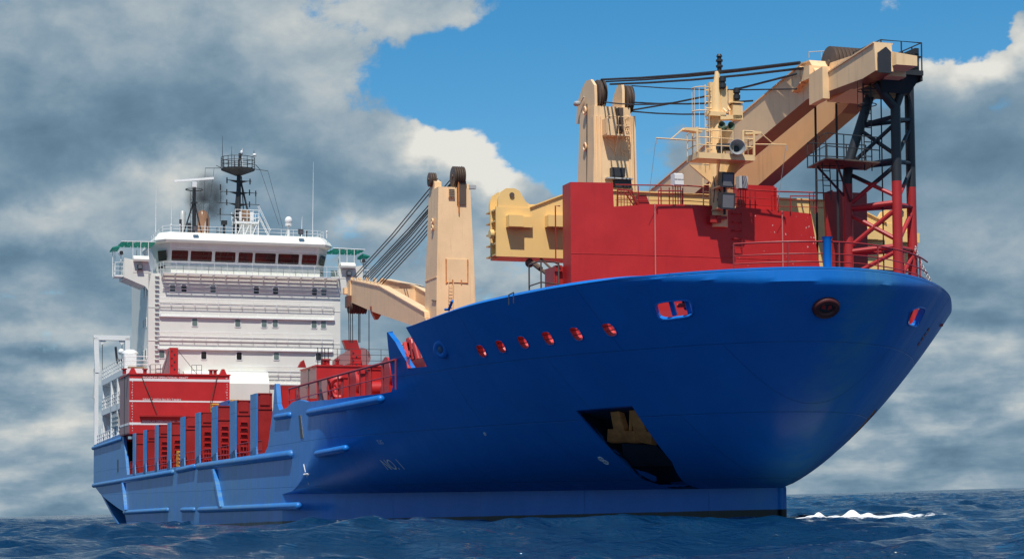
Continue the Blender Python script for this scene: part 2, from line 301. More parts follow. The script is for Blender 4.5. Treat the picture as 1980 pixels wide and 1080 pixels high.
mW = N('ShaderNodeMapRange'); l(bk.outputs['Color'], mW.inputs[0]); mW.inputs[3].default_value = .8; mD = N('ShaderNodeMix'); mD.data_type = 'RGBA'; mD.blend_type = 'MULTIPLY'; mD.inputs[0].default_value = 1; l(HULLBC.outputs[2], mD.inputs[6]); l(mW.outputs[0], mD.inputs[7]); l(mD.outputs[2], b_.inputs['Base Color'])
bpA = N('ShaderNodeBump'); bpA.inputs['Strength'].default_value = .9; bpA.inputs['Distance'].default_value = .02; l(bk.outputs['Color'], bpA.inputs['Height'])
nC = N('ShaderNodeTexNoise'); nC.inputs['Scale'].default_value = .9; nC.inputs['Detail'].default_value = 2; l(tcn.outputs['Object'], nC.inputs['Vector'])
bpB = N('ShaderNodeBump'); bpB.inputs['Strength'].default_value = .16; bpB.inputs['Distance'].default_value = .12; l(nC.outputs['Fac'], bpB.inputs['Height']); l(bpA.outputs[0], bpB.inputs['Normal']); l(bpB.outputs[0], b_.inputs['Normal'])
# tower paint: black top on red legs (a painted break at one height)
def two_tone(name, zb, ca, cb_):
    m = paint(name, ca, .45, .2); t = m.node_tree; l = t.links.new
    b = [n for n in t.nodes if n.type == 'BSDF_PRINCIPLED'][0]; tcx = [n for n in t.nodes if n.type == 'TEX_COORD'][0]
    s_ = t.nodes.new('ShaderNodeSeparateXYZ'); l(tcx.outputs['Object'], s_.inputs[0])
    g = t.nodes.new('ShaderNodeMath'); g.operation = 'GREATER_THAN'; l(s_.outputs[2], g.inputs[0]); g.inputs[1].default_value = zb
    src = b.inputs['Base Color'].links[0].from_socket
    mm = t.nodes.new('ShaderNodeMix'); mm.data_type = 'RGBA'; l(g.outputs[0], mm.inputs[0]); l(src, mm.inputs[6]); mm.inputs[7].default_value = (*cb_, 1); l(mm.outputs[2], b.inputs['Base Color']); return m
towerm = two_tone('red_and_black_tower_paint', 14.5, (.40, .022, .022), (.024, .026, .03))
# ================================================================== the sea: one sheet of real waves reaching the horizon
def make_sea():
    vd = math.atan2((RM @ Vector(fw)).y, (RM @ Vector(fw)).x)
    a = np.concatenate([np.linspace(-18.5, 18.5, 760), np.linspace(18.5, 341.5, 150)[1:-1]]); a = np.radians(a)+vd
    r = [0.4]
    while r[-1] < 45000:
        q = r[-1]; r.append(q + (1.2 if q < 14 else .22+q*.0006 if q < 130 else .3+(q-130)*.006 if q < 500 else q*.03))
    r = np.array(r); na, nr = len(a), len(r)
    Rg, Ag = np.meshgrid(r, a, indexing='ij')
    x = CAMW.x+Rg*np.cos(Ag); y = CAMW.y+Rg*np.sin(Ag)
    z = np.zeros_like(x); dx = np.zeros_like(x); dy = np.zeros_like(x)
    g = np.random.default_rng(11)
    wind = vd + R_(28)
    for i in range(110):
        lam = 1.1*(46/1.1)**((i+g.random())/110); k = 2*math.pi/lam
        th = wind + g.normal()*.55*(1.15 if lam < 8 else .7)
        amp = (.0060*lam**.76 if lam > 7 else .0110*lam**.60)*(.75+.5*g.random())*.8
        ph = g.random()*6.283
        c_, s_ = math.cos(th), math.sin(th); p = k*(x*c_+y*s_)+ph
        fade = 1/(1+(Rg/(lam*260))**4)
        z += amp*np.cos(p)*fade; dx -= 1.15*amp*np.sin(p)*c_*fade; dy -= 1.15*amp*np.sin(p)*s_*fade
    near = np.clip((Rg-7)/24, 0, 1); near = near*near*(3-2*near)
    z *= near; crest = z.copy()
    # bow wave at the stem and wash along the side (ship frame)
    X, Y = x, y
    def gauss(cx, cy, sx, sy): return np.exp(-((X-cx)/sx)**2-((Y-cy)/sy)**2)
    ridge = .18*gauss(2.6, -1.7, .45, .7)+.25*gauss(2.9, -.5, .45, .8)+.26*gauss(3.1, .7, .5, .9)+.20*gauss(3.2, 1.9, .55, 1.0)+.14*gauss(3.2, 3.2, .6, 1.2)+.06*gauss(3.0, 5.0, .6, 1.3)
    lum = np.zeros_like(x); gl = np.random.default_rng(5)
    for k in range(26):
        q = 2*math.pi/(.3+1.0*gl.random()); th = gl.random()*6.283; lum += np.cos(q*(X*math.cos(th)+Y*math.sin(th))+gl.random()*6.283)
    lum = lum/np.abs(lum).max()
    z = z*(1-.75*gauss(2, 1.5, 3.5, 4.))+ridge*(.8+.8*lum)
    foam = ridge*4.2*(1+.9*lum)+.25*gauss(1.5, 5, 4, 6)
    foam += .40*gauss(-33, -12.4, 4.5, 1.2)+.33*gauss(-42, -12.6, 5, 1.3)+.25*gauss(-70, -12.6, 40, 1.1)+.25*gauss(-22, -11.5, 14, 2.)+.2*gauss(0, -2., 3, 1.6)
    foam += .22*np.clip((crest-.45)/.5, 0, 1)
    x = x+dx*near; y = y+dy*near
    nv = na*nr+1
    co = np.empty((nv, 3)); co[:-1, 0] = x.ravel(); co[:-1, 1] = y.ravel(); co[:-1, 2] = z.ravel(); co[-1] = (CAMW.x, CAMW.y, 0)
    I = np.arange(nr-1)[:, None]*na; J = np.arange(na)[None, :]; J2 = (J+1) % na
    quads = np.stack([I+J, I+na+J, I+na+J2, I+J2], -1).reshape(-1, 4)
    tris = np.stack([np.full(na, nv-1), np.arange(na), (np.arange(na)+1) % na], -1)
    loops = np.concatenate([quads.ravel(), tris.ravel()]).astype(np.int32)
    me = bpy.data.meshes.new('sea'); me.vertices.add(nv); me.vertices.foreach_set('co', co.ravel().astype(np.float32))
    me.loops.add(len(loops)); me.loops.foreach_set('vertex_index', loops)
    nq, ntr = len(quads), len(tris); me.polygons.add(nq+ntr)
    me.polygons.foreach_set('loop_start', np.concatenate([np.arange(nq)*4, nq*4+np.arange(ntr)*3]).astype(np.int32))
    me.update(calc_edges=True); me.validate()
    at = me.attributes.new('foam', 'FLOAT', 'POINT'); fv = np.zeros(nv, np.float32); fv[:-1] = foam.ravel(); at.data.foreach_set('value', fv)
    me.shade_smooth()
    m = bpy.data.materials.new('sea_water'); m.use_nodes = True; t = m.node_tree; t.nodes.clear(); l = t.links.new; N = t.nodes.new
    o = N('ShaderNodeOutputMaterial'); b = N('ShaderNodeBsdfPrincipled')
    b.inputs['Base Color'].default_value = (.002, .024, .066, 1); b.inputs['Roughness'].default_value = .07; b.inputs['IOR'].default_value = 1.33
    tcn = N('ShaderNodeTexCoord'); mp = N('ShaderNodeMapping'); l(tcn.outputs['Object'], mp.inputs[0]); mp.inputs['Rotation'].default_value = (0, 0, -wind); 
    mp.inputs['Scale'].default_value = (1., .55, 1)
    prev = None
    slick = N('ShaderNodeTexNoise'); slick.inputs['Scale'].default_value = .045; slick.inputs['Detail'].default_value = 4; slick.inputs['Distortion'].default_value = .6; l(tcn.outputs['Object'], slick.inputs['Vector'])
    for sc, dist, st in ((.7, .42, .9), (2.3, .17, 1.), (8.0, .05, .9)):
        n = N('ShaderNodeTexNoise'); n.inputs['Scale'].default_value = sc; n.inputs['Detail'].default_value = 4; n.inputs['Roughness'].default_value = .6; n.inputs['Distortion'].default_value = .3; l(mp.outputs[0], n.inputs['Vector'])
        bp = N('ShaderNodeBump'); bp.inputs['Strength'].default_value = st; bp.inputs['Distance'].default_value = dist; l(n.outputs['Fac'], bp.inputs['Height'])
        sl = N('ShaderNodeMapRange'); l(slick.outputs['Fac'], sl.inputs[0]); sl.inputs[1].default_value = .35; sl.inputs[2].default_value = .65; sl.inputs[3].default_value = st*.7; sl.inputs[4].default_value = st*1.15; l(sl.outputs[0], bp.inputs['Strength'])
        if prev: l(prev.outputs[0], bp.inputs['Normal'])
        prev = bp
    l(prev.outputs[0], b.inputs['Normal'])
    f = N('ShaderNodeBsdfPrincipled'); f.inputs['Base Color'].default_value = (.85, .87, .88, 1); f.inputs['Roughness'].default_value = .8
    atn = N('ShaderNodeAttribute'); atn.attribute_name = 'foam'
    nf = N('ShaderNodeTexNoise'); nf.inputs['Scale'].default_value = 4.5; nf.inputs['Detail'].default_value = 9; nf.inputs['Roughness'].default_value = .72; nf.inputs['Distortion'].default_value = .8; l(mp.outputs[0], nf.inputs['Vector'])
    ad = N('ShaderNodeMath'); ad.operation = 'ADD'; l(atn.outputs['Fac'], ad.inputs[0]); nf2 = N('ShaderNodeMath'); nf2.operation = 'MULTIPLY_ADD'; l(nf.outputs['Fac'], nf2.inputs[0]); nf2.inputs[1].default_value = 2.6; nf2.inputs[2].default_value = -.85; l(nf2.outputs[0], ad.inputs[1])
    mr = N('ShaderNodeMapRange'); l(ad.outputs[0], mr.inputs[0]); mr.inputs[1].default_value = 1.0; mr.inputs[2].default_value = 1.35
    mx = N('ShaderNodeMixShader'); l(mr.outputs[0], mx.inputs[0]); l(b.outputs[0], mx.inputs[1]); l(f.outputs[0], mx.inputs[2]); l(mx.outputs[0], o.inputs[0])
    me.materials.append(m)
    so = bpy.data.objects.new('sea', me); COL.objects.link(so); so['kind'] = 'structure'; so['label'] = 'dark blue choppy sea with white foam at the bow'
make_sea()
# ================================================================== the ship
ship = thing('cargo_ship', 'blue and red heavy lift cargo ship with cream cranes and white bridge', 'ship')
# ---------- bow shell: waterline curve W lofted to the deck edge curve T with flare
TX = np.array([-26.0, -24.76, -23.51, -22.27, -21.03, -19.79, -18.54, -17.3, -16.06, -14.82, -13.58, -12.34, -11.1, -9.86, -8.62, -7.38, -6.16, -4.95, -3.76, -2.57, -1.41, -0.27, 0.83, 1.91, 2.99, 4.02, 4.96, 5.82, 6.53, 7.0, 7.13, 6.87, 6.31, 5.6, 4.81, 3.91, 2.94, 1.94, 0.93, -0.11, -1.19, -2.29, -3.38, -4.48, -5.61, -6.81, -8.07, -9.35, -10.63, -11.91, -13.19, -14.47, -15.75, -17.03, -18.31, -19.59, -20.87, -22.16, -23.44, -24.72, -26.0])
TY = np.array([-11.4, -11.39, -11.38, -11.37, -11.36, -11.35, -11.31, -11.25, -11.17, -11.1, -11.03, -10.95, -10.88, -10.8, -10.71, -10.59, -10.41, -10.14, -9.79, -9.41, -8.99, -8.49, -7.92, -7.31, -6.69, -6.01, -5.21, -4.32, -3.33, -2.22, -1.03, 0.17, 1.29, 2.35, 3.35, 4.26, 5.08, 5.88, 6.68, 7.42, 8.1, 8.77, 9.43, 10.08, 10.66, 11.0, 11.14, 11.22, 11.31, 11.37, 11.4, 11.4, 11.4, 11.4, 11.4, 11.4, 11.4, 11.4, 11.4, 11.4, 11.4])
ZK = 2.0
def ztop(X): return 9.0+.5*np.clip((X+13)/15, 0, 1)
NU = 181
us = np.linspace(-1, 1, 61); uu = np.linspace(-1, 1, NU)
def sm(v, k=9):
    w = np.hanning(k+2)[1:-1]; w /= w.sum(); return np.convolve(np.pad(v, k//2, mode='reflect', reflect_type='odd'), w, 'valid')
tX, tY = sm(np.interp(uu, us, TX)), sm(np.interp(uu, us, TY))
X0w, nw, p0_, p1_, g_ = -38.218, 1.0676, .7492, .4, 1.4446
th_ = np.pi/2*np.abs(uu)**g_
wX = X0w-X0w*np.cos(th_)**(2/nw); wY = np.sign(uu)*11.4*np.sin(th_)**(2/nw)
pp_ = p0_+(p1_-p0_)*np.abs(uu)
rows = []
for z in (-3., 0., .7, 1.3, ZK-.02): rows.append(np.stack([wX, wY, np.full(NU, z)], 1))
zt_ = ztop(tX)
str_ = np.clip(1-np.abs(uu-.0)/.30, 0, 1); str_ = str_*str_*(3-2*str_)
for t_ in np.linspace(0, 1, 46):
    tt = np.minimum(1, t_/(1-.075*str_))
    b = tt**pp_; ln_ = 1-.012*str_*np.clip((t_-.925)/.075, 0, 1); rows.append(np.stack([wX+(tX-wX)*b-(1-ln_)*1.5, wY+(tY-wY)*b*ln_, ZK+(zt_-ZK)*t_], 1))
rows = np.array(rows); NR = len(rows)
bow_side = rows[:, 0, :]              # seam with the flat starboard side
def grid_mesh(name, G, flip=False):
    n, m = G.shape[:2]; me = bpy.data.meshes.new(name)
    f = [(i*m+j, i*m+j+1, (i+1)*m+j+1, (i+1)*m+j) for i in range(n-1) for j in range(m-1)]
    if flip: f = [q[::-1] for q in f]
    me.from_pydata([tuple(map(float, p)) for p in G.reshape(-1, 3)], [], f); me.update(); return me
bow_me = grid_mesh('hull', rows)
bvh = BVHTree.FromPolygons([tuple(v.co) for v in bow_me.vertices], [tuple(p.vertices) for p in bow_me.polygons])
CPV = Vector(CP)
def hit(x, y):
    """point and outward normal of the bow plating seen at photo position x,y"""
    d = Vector(ray(x, y)).normalized(); p, n, i, q = bvh.ray_cast(CPV, d)
    if p is None: return None, None
    if n.dot(d) > 0: n = -n
    return np.array(p), np.array(n)
SIDE_Y = -11.4
def side(x, y): return S(x, y, Y=SIDE_Y)
def rounded(poly, r=.3, k=4):
    """round the corners of a closed 2D outline by cutting each corner back a fraction r"""
    out = []; n = len(poly)
    for i in range(n):
        a, b, c = [np.array(poly[j % n], float) for j in (i-1, i, i+1)]
        p, q = b+(a-b)*r, b+(c-b)*r
        for s_ in np.linspace(0, 1, k): out.append((1-s_)**2*p+2*s_*(1-s_)*b+s_*s_*q)
    return out
# openings, surveyed on the plating
PORT = [[(919, 668), (933, 666), (943, 688), (929, 691)], [(956, 659), (970, 657), (981, 679), (967, 682)], [(998, 651), (1013, 649), (1025, 671), (1010, 674)], [(1045, 643), (1062, 640), (1074, 664), (1058, 667)], [(1099, 634), (1117, 632), (1130, 655), (1113, 659)], [(1161, 627), (1182, 624), (1195, 646), (1177, 651)]]
MOOR = [(1264, 585), (1336, 578), (1342, 612), (1272, 621)]
POCK = [(1113, 793), (1222, 784), (1252, 830), (1300, 893), (1335, 938), (1290, 941), (1240, 926), (1183, 872)]
PORT_C = None; mo_out = rounded(MOOR, .3); pk_out = POCK
def surf(poly): return [hit(*p) for p in poly]
def cut_prism(mb, poly, out_, in_, inward=None):
    P = surf(poly); n = np.mean([q[1] for q in P], 0); n /= np.linalg.norm(n); d = -n if inward is None else inward
    pts = [q[0]-d*out_ for q in P]; mb.prism(pts, d*(out_+in_)); return P, d
cut = MB()
POCK_IN = np.array([-.42, .88, -.22]); POCK_IN /= np.linalg.norm(POCK_IN)
MOOR_P, MOOR_D = cut_prism(cut, mo_out, .6, .7)
PORT = [[tuple(np.mean(p_, 0)+(np.array(q)-np.mean(p_, 0))*1.1) for q in p_] for p_ in PORT]
PORT_C = [cut_prism(cut, rounded(p_, .42, 4), .5, .6) for p_ in PORT]
POCK_P, _ = cut_prism(cut, pk_out, .6, .75, POCK_IN)
ym = lambda pts: [(p[0], -p[1], p[2]) for p in pts]
def mirror_last(mb, k):
    vs = mb.v[-k:]; o = len(mb.v); base = o-k; mb.v += ym(vs)
    fs = [f for f in mb.f if min(f) >= base and max(f) < o]; mb.add([], []); mb.f += [tuple(i+k for i in f)[::-1] for f in fs]; mb.m += [0]*len(fs)
def to_port(p):
    q = bvh.ray_cast(Vector((p[0], 40, p[2])), Vector((0, -1, 0)))[0]; return np.array((p[0], -p[1], p[2])) if q is None else np.array(q)
POCK_Q = [to_port(q[0]) for q in POCK_P]; PIN2 = POCK_IN*np.array((1, -1, 1))
cut.prism([p-PIN2*.6 for p in POCK_Q], PIN2*1.35)
# port mooring opening as photographed
MOORP = [(1759, 601), (1777, 593), (1790, 597), (1773, 633), (1754, 627)]
mp_out = rounded(MOORP, .25); MOORP_P, MOORP_D = cut_prism(cut, mp_out, .6, .7)
# side cut-outs of the bow plating: low raised-deck edge, and the notch before the bulwark
def onskin(x, y):
    q = hit(x, y)[0]; return S(x, y, Y=-11.1) if q is None else q
c1 = [onskin(*q) for q in ((756, 757), (759.5, 747), (758, 728), (755.5, 713), (748, 643))]
edge1 = [(-46, 6.66), (-30, 6.62), (c1[0][0]-1.2, c1[0][2]-.02)]+[(p[0], p[2]) for p in c1[0:]]+[(c1[-1][0], 12), (-46, 12)]
c2 = [onskin(*q) for q in ((750.4, 643), (763.7, 660), (780, 689), (794, 711), (825, 708), (812.5, 680.7), (796, 652), (785, 633))]
edge2 = [(p[0], p[2]) for p in c2]; edge2 = edge2+[(edge2[-1][0]-.15, 12), (edge2[0][0], 12)]
for e_ in (edge1, edge2):
    cut.xz(e_, -13.5, -7.); cut.xz(e_, 7., 13.5)
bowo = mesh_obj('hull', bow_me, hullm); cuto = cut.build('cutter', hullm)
md = bowo.modifiers.new('s', 'SOLIDIFY'); md.thickness = .22; md.offset = -1 if bow_me.polygons[3000].normal.dot(Vector(hit(1200, 700)[1])) > 0 else 1
mb_ = bowo.modifiers.new('b', 'BOOLEAN'); mb_.operation = 'DIFFERENCE'; mb_.solver = 'EXACT'; mb_.object = cuto
dg = bpy.context.evaluated_depsgraph_get(); bow_cut = bpy.data.meshes.new_from_object(bowo.evaluated_get(dg))
for q in (bowo, cuto): bpy.data.objects.remove(q)
# ---------- flat sides, stern, knuckle
prof = [(-31.9, 6.72), (-33.7, 6.93), (-35.5, 6.9), (-37, 6.66), (-39.0, 6.62), (-39.5, 6.95), (-40.0, 8.15), (-40.35, 8.15), (-40.75, 6.8), (-41.4, 5.9), (-42.2, 4.75), (-43.2, 4.38), (-106.6, 4.05), (-109.6, 7.85), (-134.0, 7.45), (-134.0, 3.4), (-128, 2.5), (-121, 1.8), (-113, 1.1), (-108.6, .8), (-105.5, -.9), (-104, -3)]
seam = [(p[0], p[2]) for p in bow_side[1:] if p[2] < 6.62]; seam = [(bow_side[0][0], -3.)]+seam
seam.append((np.interp(6.62, bow_side[5:, 2], bow_side[5:, 0]), 6.62))
outline = seam+prof
def flat(name, pts, y, th): 
    mb = MB(); mb.xz(pts, y, y+th); return mb
hm = MB(); hm.xz(outline, SIDE_Y, SIDE_Y+.25)
port = [(p[0], p[1]) for p in seam if p[1] < 6.7]+[(-40, 6.6), (-42, 4.2), (-107, 4.05), (-109.6, 7.85)]+prof[14:]
hm.xz(port, 11.15, 11.4)
hm.box(-134, -133.75, -11.15, 11.15, 3.4, 7.45)                                  # transom
hm.hexa([(-134, -11.15, 3.4), (-134, 11.15, 3.4), (-104, 11.15, -3), (-104, -11.15, -3)], [(-134, -11.15, 3.6), (-134, 11.15, 3.6), (-104, 11.15, -2.6), (-104, -11.15, -2.6)])
aft = hm.build('aft', hullm)
bm = bmesh.new(); bm.from_mesh(bow_cut); bm.from_mesh(aft.data); me = bpy.data.meshes.new('hull'); bm.to_mesh(me); bm.free()
bpy.data.objects.remove(aft)
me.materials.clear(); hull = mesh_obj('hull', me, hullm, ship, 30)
# ---------- fenders (half-round rubbing strakes)
def fender(a, b, r=.30, surf_=False):
    r = r*.74
    mb = MB()
    if surf_: pts = [hit(a[0]+(b[0]-a[0])*k/8, a[1]+(b[1]-a[1])*k/8)[0] for k in range(9)]; 
    else: pts = [side(*a), side(*b)]
    if len(pts) == 2: mb.capsule(pts[0], pts[1], r)
    else: mb.tube(pts, [r*.25, r*.8]+[r]*5+[r*.8, r*.25], 12)
    return mb.build('fender', hullm, hull, 60)
fender((181, 938), (336, 912)); fender((344, 909), (378, 901.5)); fender((383, 901.5), (566, 877.5), .33)
fender((180, 866), (235, 848), .26)
fender((241, 990), (326, 985), .26); fender((352, 985), (377, 984.5), .24); fender((386, 985), (578, 977), .27)
fender((533, 806), (563, 801.5), .24); fender((612, 877), (670, 866), .24); fender((597, 797.5), (738, 771), .27)
for a, b in (((241, 932), (246, 984)), ((418, 906), (432, 978))):
    p, q = side(*a), side(*b); mb = MB(); w = .55
    mb.prism([(p[0]-w/2, p[1], p[2]), (p[0]+w/2, p[1], p[2]), (q[0]+w/2, q[1], q[2]), (q[0]-w/2, q[1], q[2])], (0, -.28, 0)); mb.build('fender', hullm, hull)
# slot openings in the side shell
for pts in ([(578, 803), (582, 802), (587, 846), (582, 847)], [(227, 888), (229, 887.5), (229, 911), (227, 912)]):
    mb = MB(); P = [side(*q) for q in pts]; mb.prism([(p[0], p[1]-.03, p[2]) for p in P], (0, .1, 0)); mb.build('side_slot', dark, hull)
# ---------- portholes and mooring openings: cut through the plating, red mooring deck wall behind
for poly, (P, d) in zip(PORT, PORT_C):
    pts = [q[0] for q in P]; mb = MB(); mb.tube([p-d*.01 for p in pts]+[pts[0]-d*.01], .018, 6); so = mb.build('porthole', hullm, hull, 60)
    A, B, C, D_ = [np.array(q, float) for q in poly]
    for f_ in (.34, .66):
        mb = MB(); a = A+(D_-A)*f_; b = B+(C-B)*f_; ha, hb = hit(*a)[0]+d*.12, hit(*b)[0]+d*.12; mb.rod(ha, hb, .02, 5); mb.build('slat', shutm, so)
    mb = MB(); n = len(pts); lip = [p+d*.03 for p in pts]; inn = [np.mean(pts, 0)+(p-np.mean(pts, 0))*.98+d*.35 for p in pts]; mb.add(lip+inn, [(i, (i+1) % n, n+(i+1) % n, n+i) for i in range(n)]); mb.build('porthole_lining', shutm, so)
for P, d in ((MOOR_P, MOOR_D), (MOORP_P, MOORP_D)):
    pts = [q[0] for q in P]; mb = MB(); mb.tube(pts+[pts[0]], .035, 8); rim = mb.build('mooring_opening', hullm, hull, 60)
    if P is MOOR_P:
        for x in (1290, 1321):
            mb = MB(); a, b = hit(x-4, 581)[0], hit(x+6, 618)[0]; mb.rod(a+d*.35, b+d*.35, .10, 12); mb.build('roller', hullm, rim)
        mb = MB(); a, b = hit(1302, 580)[0], hit(1313, 617)[0]; mb.rod(a+d*.8, b+d*.8, .20, 10); mb.build('roller', dark, rim)
        for y_ in (588, 606): mb = MB(); a, b = hit(1297, y_)[0], hit(1314, y_-1)[0]; mb.rod(a+d*.55, b+d*.55, .08, 8); mb.build('roller', shutm, rim)
        mb = MB(); a, b = hit(1328, 585)[0], hit(1336, 606)[0]; mb.rod(a+d*.7, b+d*.7, .09, 8); mb.build('roller', orange, rim)
    else:
        mb = MB(); mb.rod(hit(1778, 597)[0]+d*.3, hit(1764, 629)[0]+d*.3, .12, 12); mb.build('roller', redd, rim)
# centre fairlead
p, n = hit(1597, 594); mb = MB(); mb.torus(p+n*.02, n, .30, .13, 28, 10, 1.25); fl = mb.build('centre_fairlead', paint('rusty_red_fairlead', (.10, .018, .016), .5, .4, .4, (.05, .02, .01)), hull)
mb = MB(); a_ = np.cross(n, [0, 0, 1]); a_ /= np.linalg.norm(a_); bb = np.cross(a_, n)
mb.prism([p+n*.03+a_*.27*math.cos(q)*1.25+bb*.24*math.sin(q) for q in np.linspace(0, 6.283, 24)[:-1]], n*.02); mb.build('fairlead_throat', dark, fl)
mb = MB(); mb.prism([p+n*.055+a_*(x)+bb*y for x, y in ((-.2, 0), (-.05, -.07), (-.06, .12), (-.15, .13))], n*.015); mb.prism([p+n*.055+a_*(x)+bb*y for x, y in ((.03, -.05), (.2, .0), (.16, .14), (.05, .1))], n*.015); mb.build('fairlead_lining', red, fl)
# round fairlead on the starboard bow
p, n = hit(855, 674); n2 = n*.75+np.array([.5, -.3, .1]); n2 /= np.linalg.norm(n2)
mb = MB(); mb.torus(p+n*.03, n2, .27, .14, 26, 10); rf = mb.build('round_fairlead', hullm, hull)
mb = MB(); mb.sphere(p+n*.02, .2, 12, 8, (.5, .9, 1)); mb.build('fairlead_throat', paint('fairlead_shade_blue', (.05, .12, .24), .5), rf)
# ---------- anchor pockets with anchors
def pocket(P, d, sgn):
    pts = [q[0] for q in P] if sgn > 0 else POCK_Q; dd = np.array((d[0], d[1]*sgn, d[2])); zs = [p[2] for p in pts]; z0, z1 = min(zs), max(zs)
    n = len(pts); A = [p+dd*.12 for p in pts]
    depth = [.5+1.05*((p[2]-z0)/(z1-z0))**.7 for p in pts]
    B = [p+dd*dp for p, dp in zip(pts, depth)]
    mb = MB(); mb.add(A+B+[np.mean(B, 0)+dd*.1], [(i, (i+1) % n, n+(i+1) % n, n+i) for i in range(n)]+[(n+i, n+(i+1) % n, 2*n) for i in range(n)])
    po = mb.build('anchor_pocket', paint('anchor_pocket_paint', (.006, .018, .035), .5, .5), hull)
    return po, pts, B
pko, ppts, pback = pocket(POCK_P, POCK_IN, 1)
def on_pocket(x, y, k=.55):
    h_, n = hit(x, y) if hit(x, y)[0] is not None else (None, None); return h_+POCK_IN*k
anc = MB()
def plate(poly, k0, k1):
    pts = [on_pocket(*q, k0) for q in poly]; anc.prism(pts, POCK_IN*(k1-k0))
plate([(1166, 791), (1182, 789), (1194, 829), (1193, 846), (1160, 848), (1161, 824), (1172, 824)], .42, .75)          # left fluke and crown
plate([(1202, 788), (1219, 786), (1236, 828), (1247, 832), (1245, 852), (1222, 848), (1206, 842), (1212, 830)], .42, .75)
plate([(1190, 828), (1214, 828), (1216, 847), (1188, 847)], .38, .8)
for w_ in ((1198, 790, 1201, 836), ): 
    a, b = on_pocket(w_[0], w_[1], .7), on_pocket(w_[2], w_[3], .6); anc.rod(a, b, .10, 8)
anc.build('anchor', rust, hull, label='rusty brown anchor stowed in its bow pocket')
mb = MB(); plate_pts = [on_pocket(*q, .62) for q in ((1182, 849), (1247, 853), (1292, 892), (1186, 893))]; mb.prism(plate_pts, POCK_IN*.06); mb.build('pocket_sill', paint('pocket_sill_paint', (.02, .03, .04), .5, .3), hull)
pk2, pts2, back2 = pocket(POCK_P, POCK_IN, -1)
mb = MB(); off2 = np.array((POCK_IN[0], -POCK_IN[1], POCK_IN[2]))
for q in ([(1166, 791), (1182, 789), (1194, 829), (1193, 846), (1160, 848), (1161, 824), (1172, 824)], [(1202, 788), (1219, 786), (1236, 828), (1247, 832), (1245, 852), (1222, 848), (1206, 842), (1212, 830)], [(1188, 826), (1216, 826), (1218, 850), (1186, 850)]):
    pp = [to_port(hit(*k)[0]) for k in q]; mb.prism([k-off2*.0 for k in pp], off2*.5)
mb.build('anchor', rust, hull)
# ---------- painted marks on the plating
def on_side(x, z):
    p, n, i, d = bvh.ray_cast(Vector((x, -30, z)), Vector((0, 1, 0)))
    return (x, SIDE_Y-.015, z) if p is None or x < -36 else tuple(p-n*.02*(1 if n.dot(Vector((0, 1, 0))) > 0 else -1))
def skin(x, y):
    h = hit(x, y)[0]; return side(x, y) if h is None else h
def text_on_side(txt, px, h, slant=0., name='hull_marking', mt=whitew):
    """lettering laid on the starboard plating at the photo position px, letter height h"""
    cu = bpy.data.curves.new('t', 'FONT'); cu.body = txt; cu.size = h*1.38; cu.extrude = 0; cu.resolution_u = 3
    o = bpy.data.objects.new('t', cu); COL.objects.link(o); dg = bpy.context.evaluated_depsgraph_get(); me = bpy.data.meshes.new_from_object(o.evaluated_get(dg)); bpy.data.objects.remove(o)
    p0 = skin(*px)
    for v in me.vertices:
        q = on_side(p0[0]+v.co.x, p0[2]+v.co.y); v.co = (q[0], q[1]-.012, q[2])
    return mesh_obj(name, me, mt, hull)
def line_on_side(pts, w, mt=whitew, name='hull_marking'):
    mb = MB()
    for a, b in zip(pts[:-1], pts[1:]):
        A, B = [skin(*q) for q in (a, b)]
        mb.rod(A+[0, -.0, 0], B, w, 4)
    return mb.build(name, mt, hull)
text_on_side('NO. 1', (750, 907), .5)
text_on_side('TUG', (733, 858), .2)
line_on_side([(587.5, 897), (591, 912)], .03); line_on_side([(593.5, 917), (597, 936)], .03); line_on_side([(588, 916.5), (596, 915.5)], .06)
for cx_, cy_ in ((1162.5, 886.5), (1171.5, 892.5)):
    p, n = hit(cx_, cy_); mb = MB(); mb.torus(p+n*.01, n, .13, .02, 20, 5)
    a_ = np.cross(n, [0, 0, 1]); a_ /= np.linalg.norm(a_); b2 = np.cross(a_, n)
    for s_ in (1, -1): mb.rod(p+n*.01+(a_+s_*b2)*.08, p+n*.01-(a_+s_*b2)*.08, .014, 4)
    mb.build('hull_marking', whitew, hull)
p, n = hit(938, 838); mb = MB(); mb.torus(p+n*.01, n, .07, .018, 14, 5); mb.build('hull_marking', whitew, hull)
# draft figures high on the port bow
for k in range(4):
    p, n = hit(1777+k*6, 664-k*9); mb = MB(); a_ = np.cross(n, [0, 0, 1]); a_ /= np.linalg.norm(a_); b2 = np.cross(a_, n)
    mb.prism([p+n*.01+a_*x+b2*y for x, y in ((-.25, -.07), (.25, -.07), (.25, .07), (-.25, .07))], n*.01); mb.build('draft_figure', redd, hull)
# ---------- decks
dk = MB()
def hull_curve(z, inset=.3):
    """plan outline of the bow plating at height z, moved inboard"""
    pts = []
    for k in range(NU):
        c = rows[5:, k, :]; pts.append((np.interp(z, c[:, 2], c[:, 0]), np.interp(z, c[:, 2], c[:, 1])))
    pts = np.array(pts); tg = np.gradient(pts, axis=0); tg /= np.linalg.norm(tg, axis=1)[:, None]+1e-9
    return pts+np.stack([-tg[:, 1], tg[:, 0]], 1)*inset
fd = hull_curve(6.0, .34); dk.prism([(x, y, 5.95) for x, y in fd[::3] if x > -12.5], (0, 0, .12))
rd = [q for q in hull_curve(6.2, .34) if q[0] < -8.5]
sbp = [q for q in rd if q[1] < 0]; ptp = [q for q in rd if q[1] > 0]
dk.prism([(-40.5, -11.05, 6.2)]+[(x, y, 6.2) for x, y in sbp[::3]]+[(x, y, 6.2) for x, y in ptp[::3]]+[(-40.5, 11.05, 6.2)], (0, 0, .15))
dk.box(-134, -38, -11.1, 11.1, 3.85, 4.0)
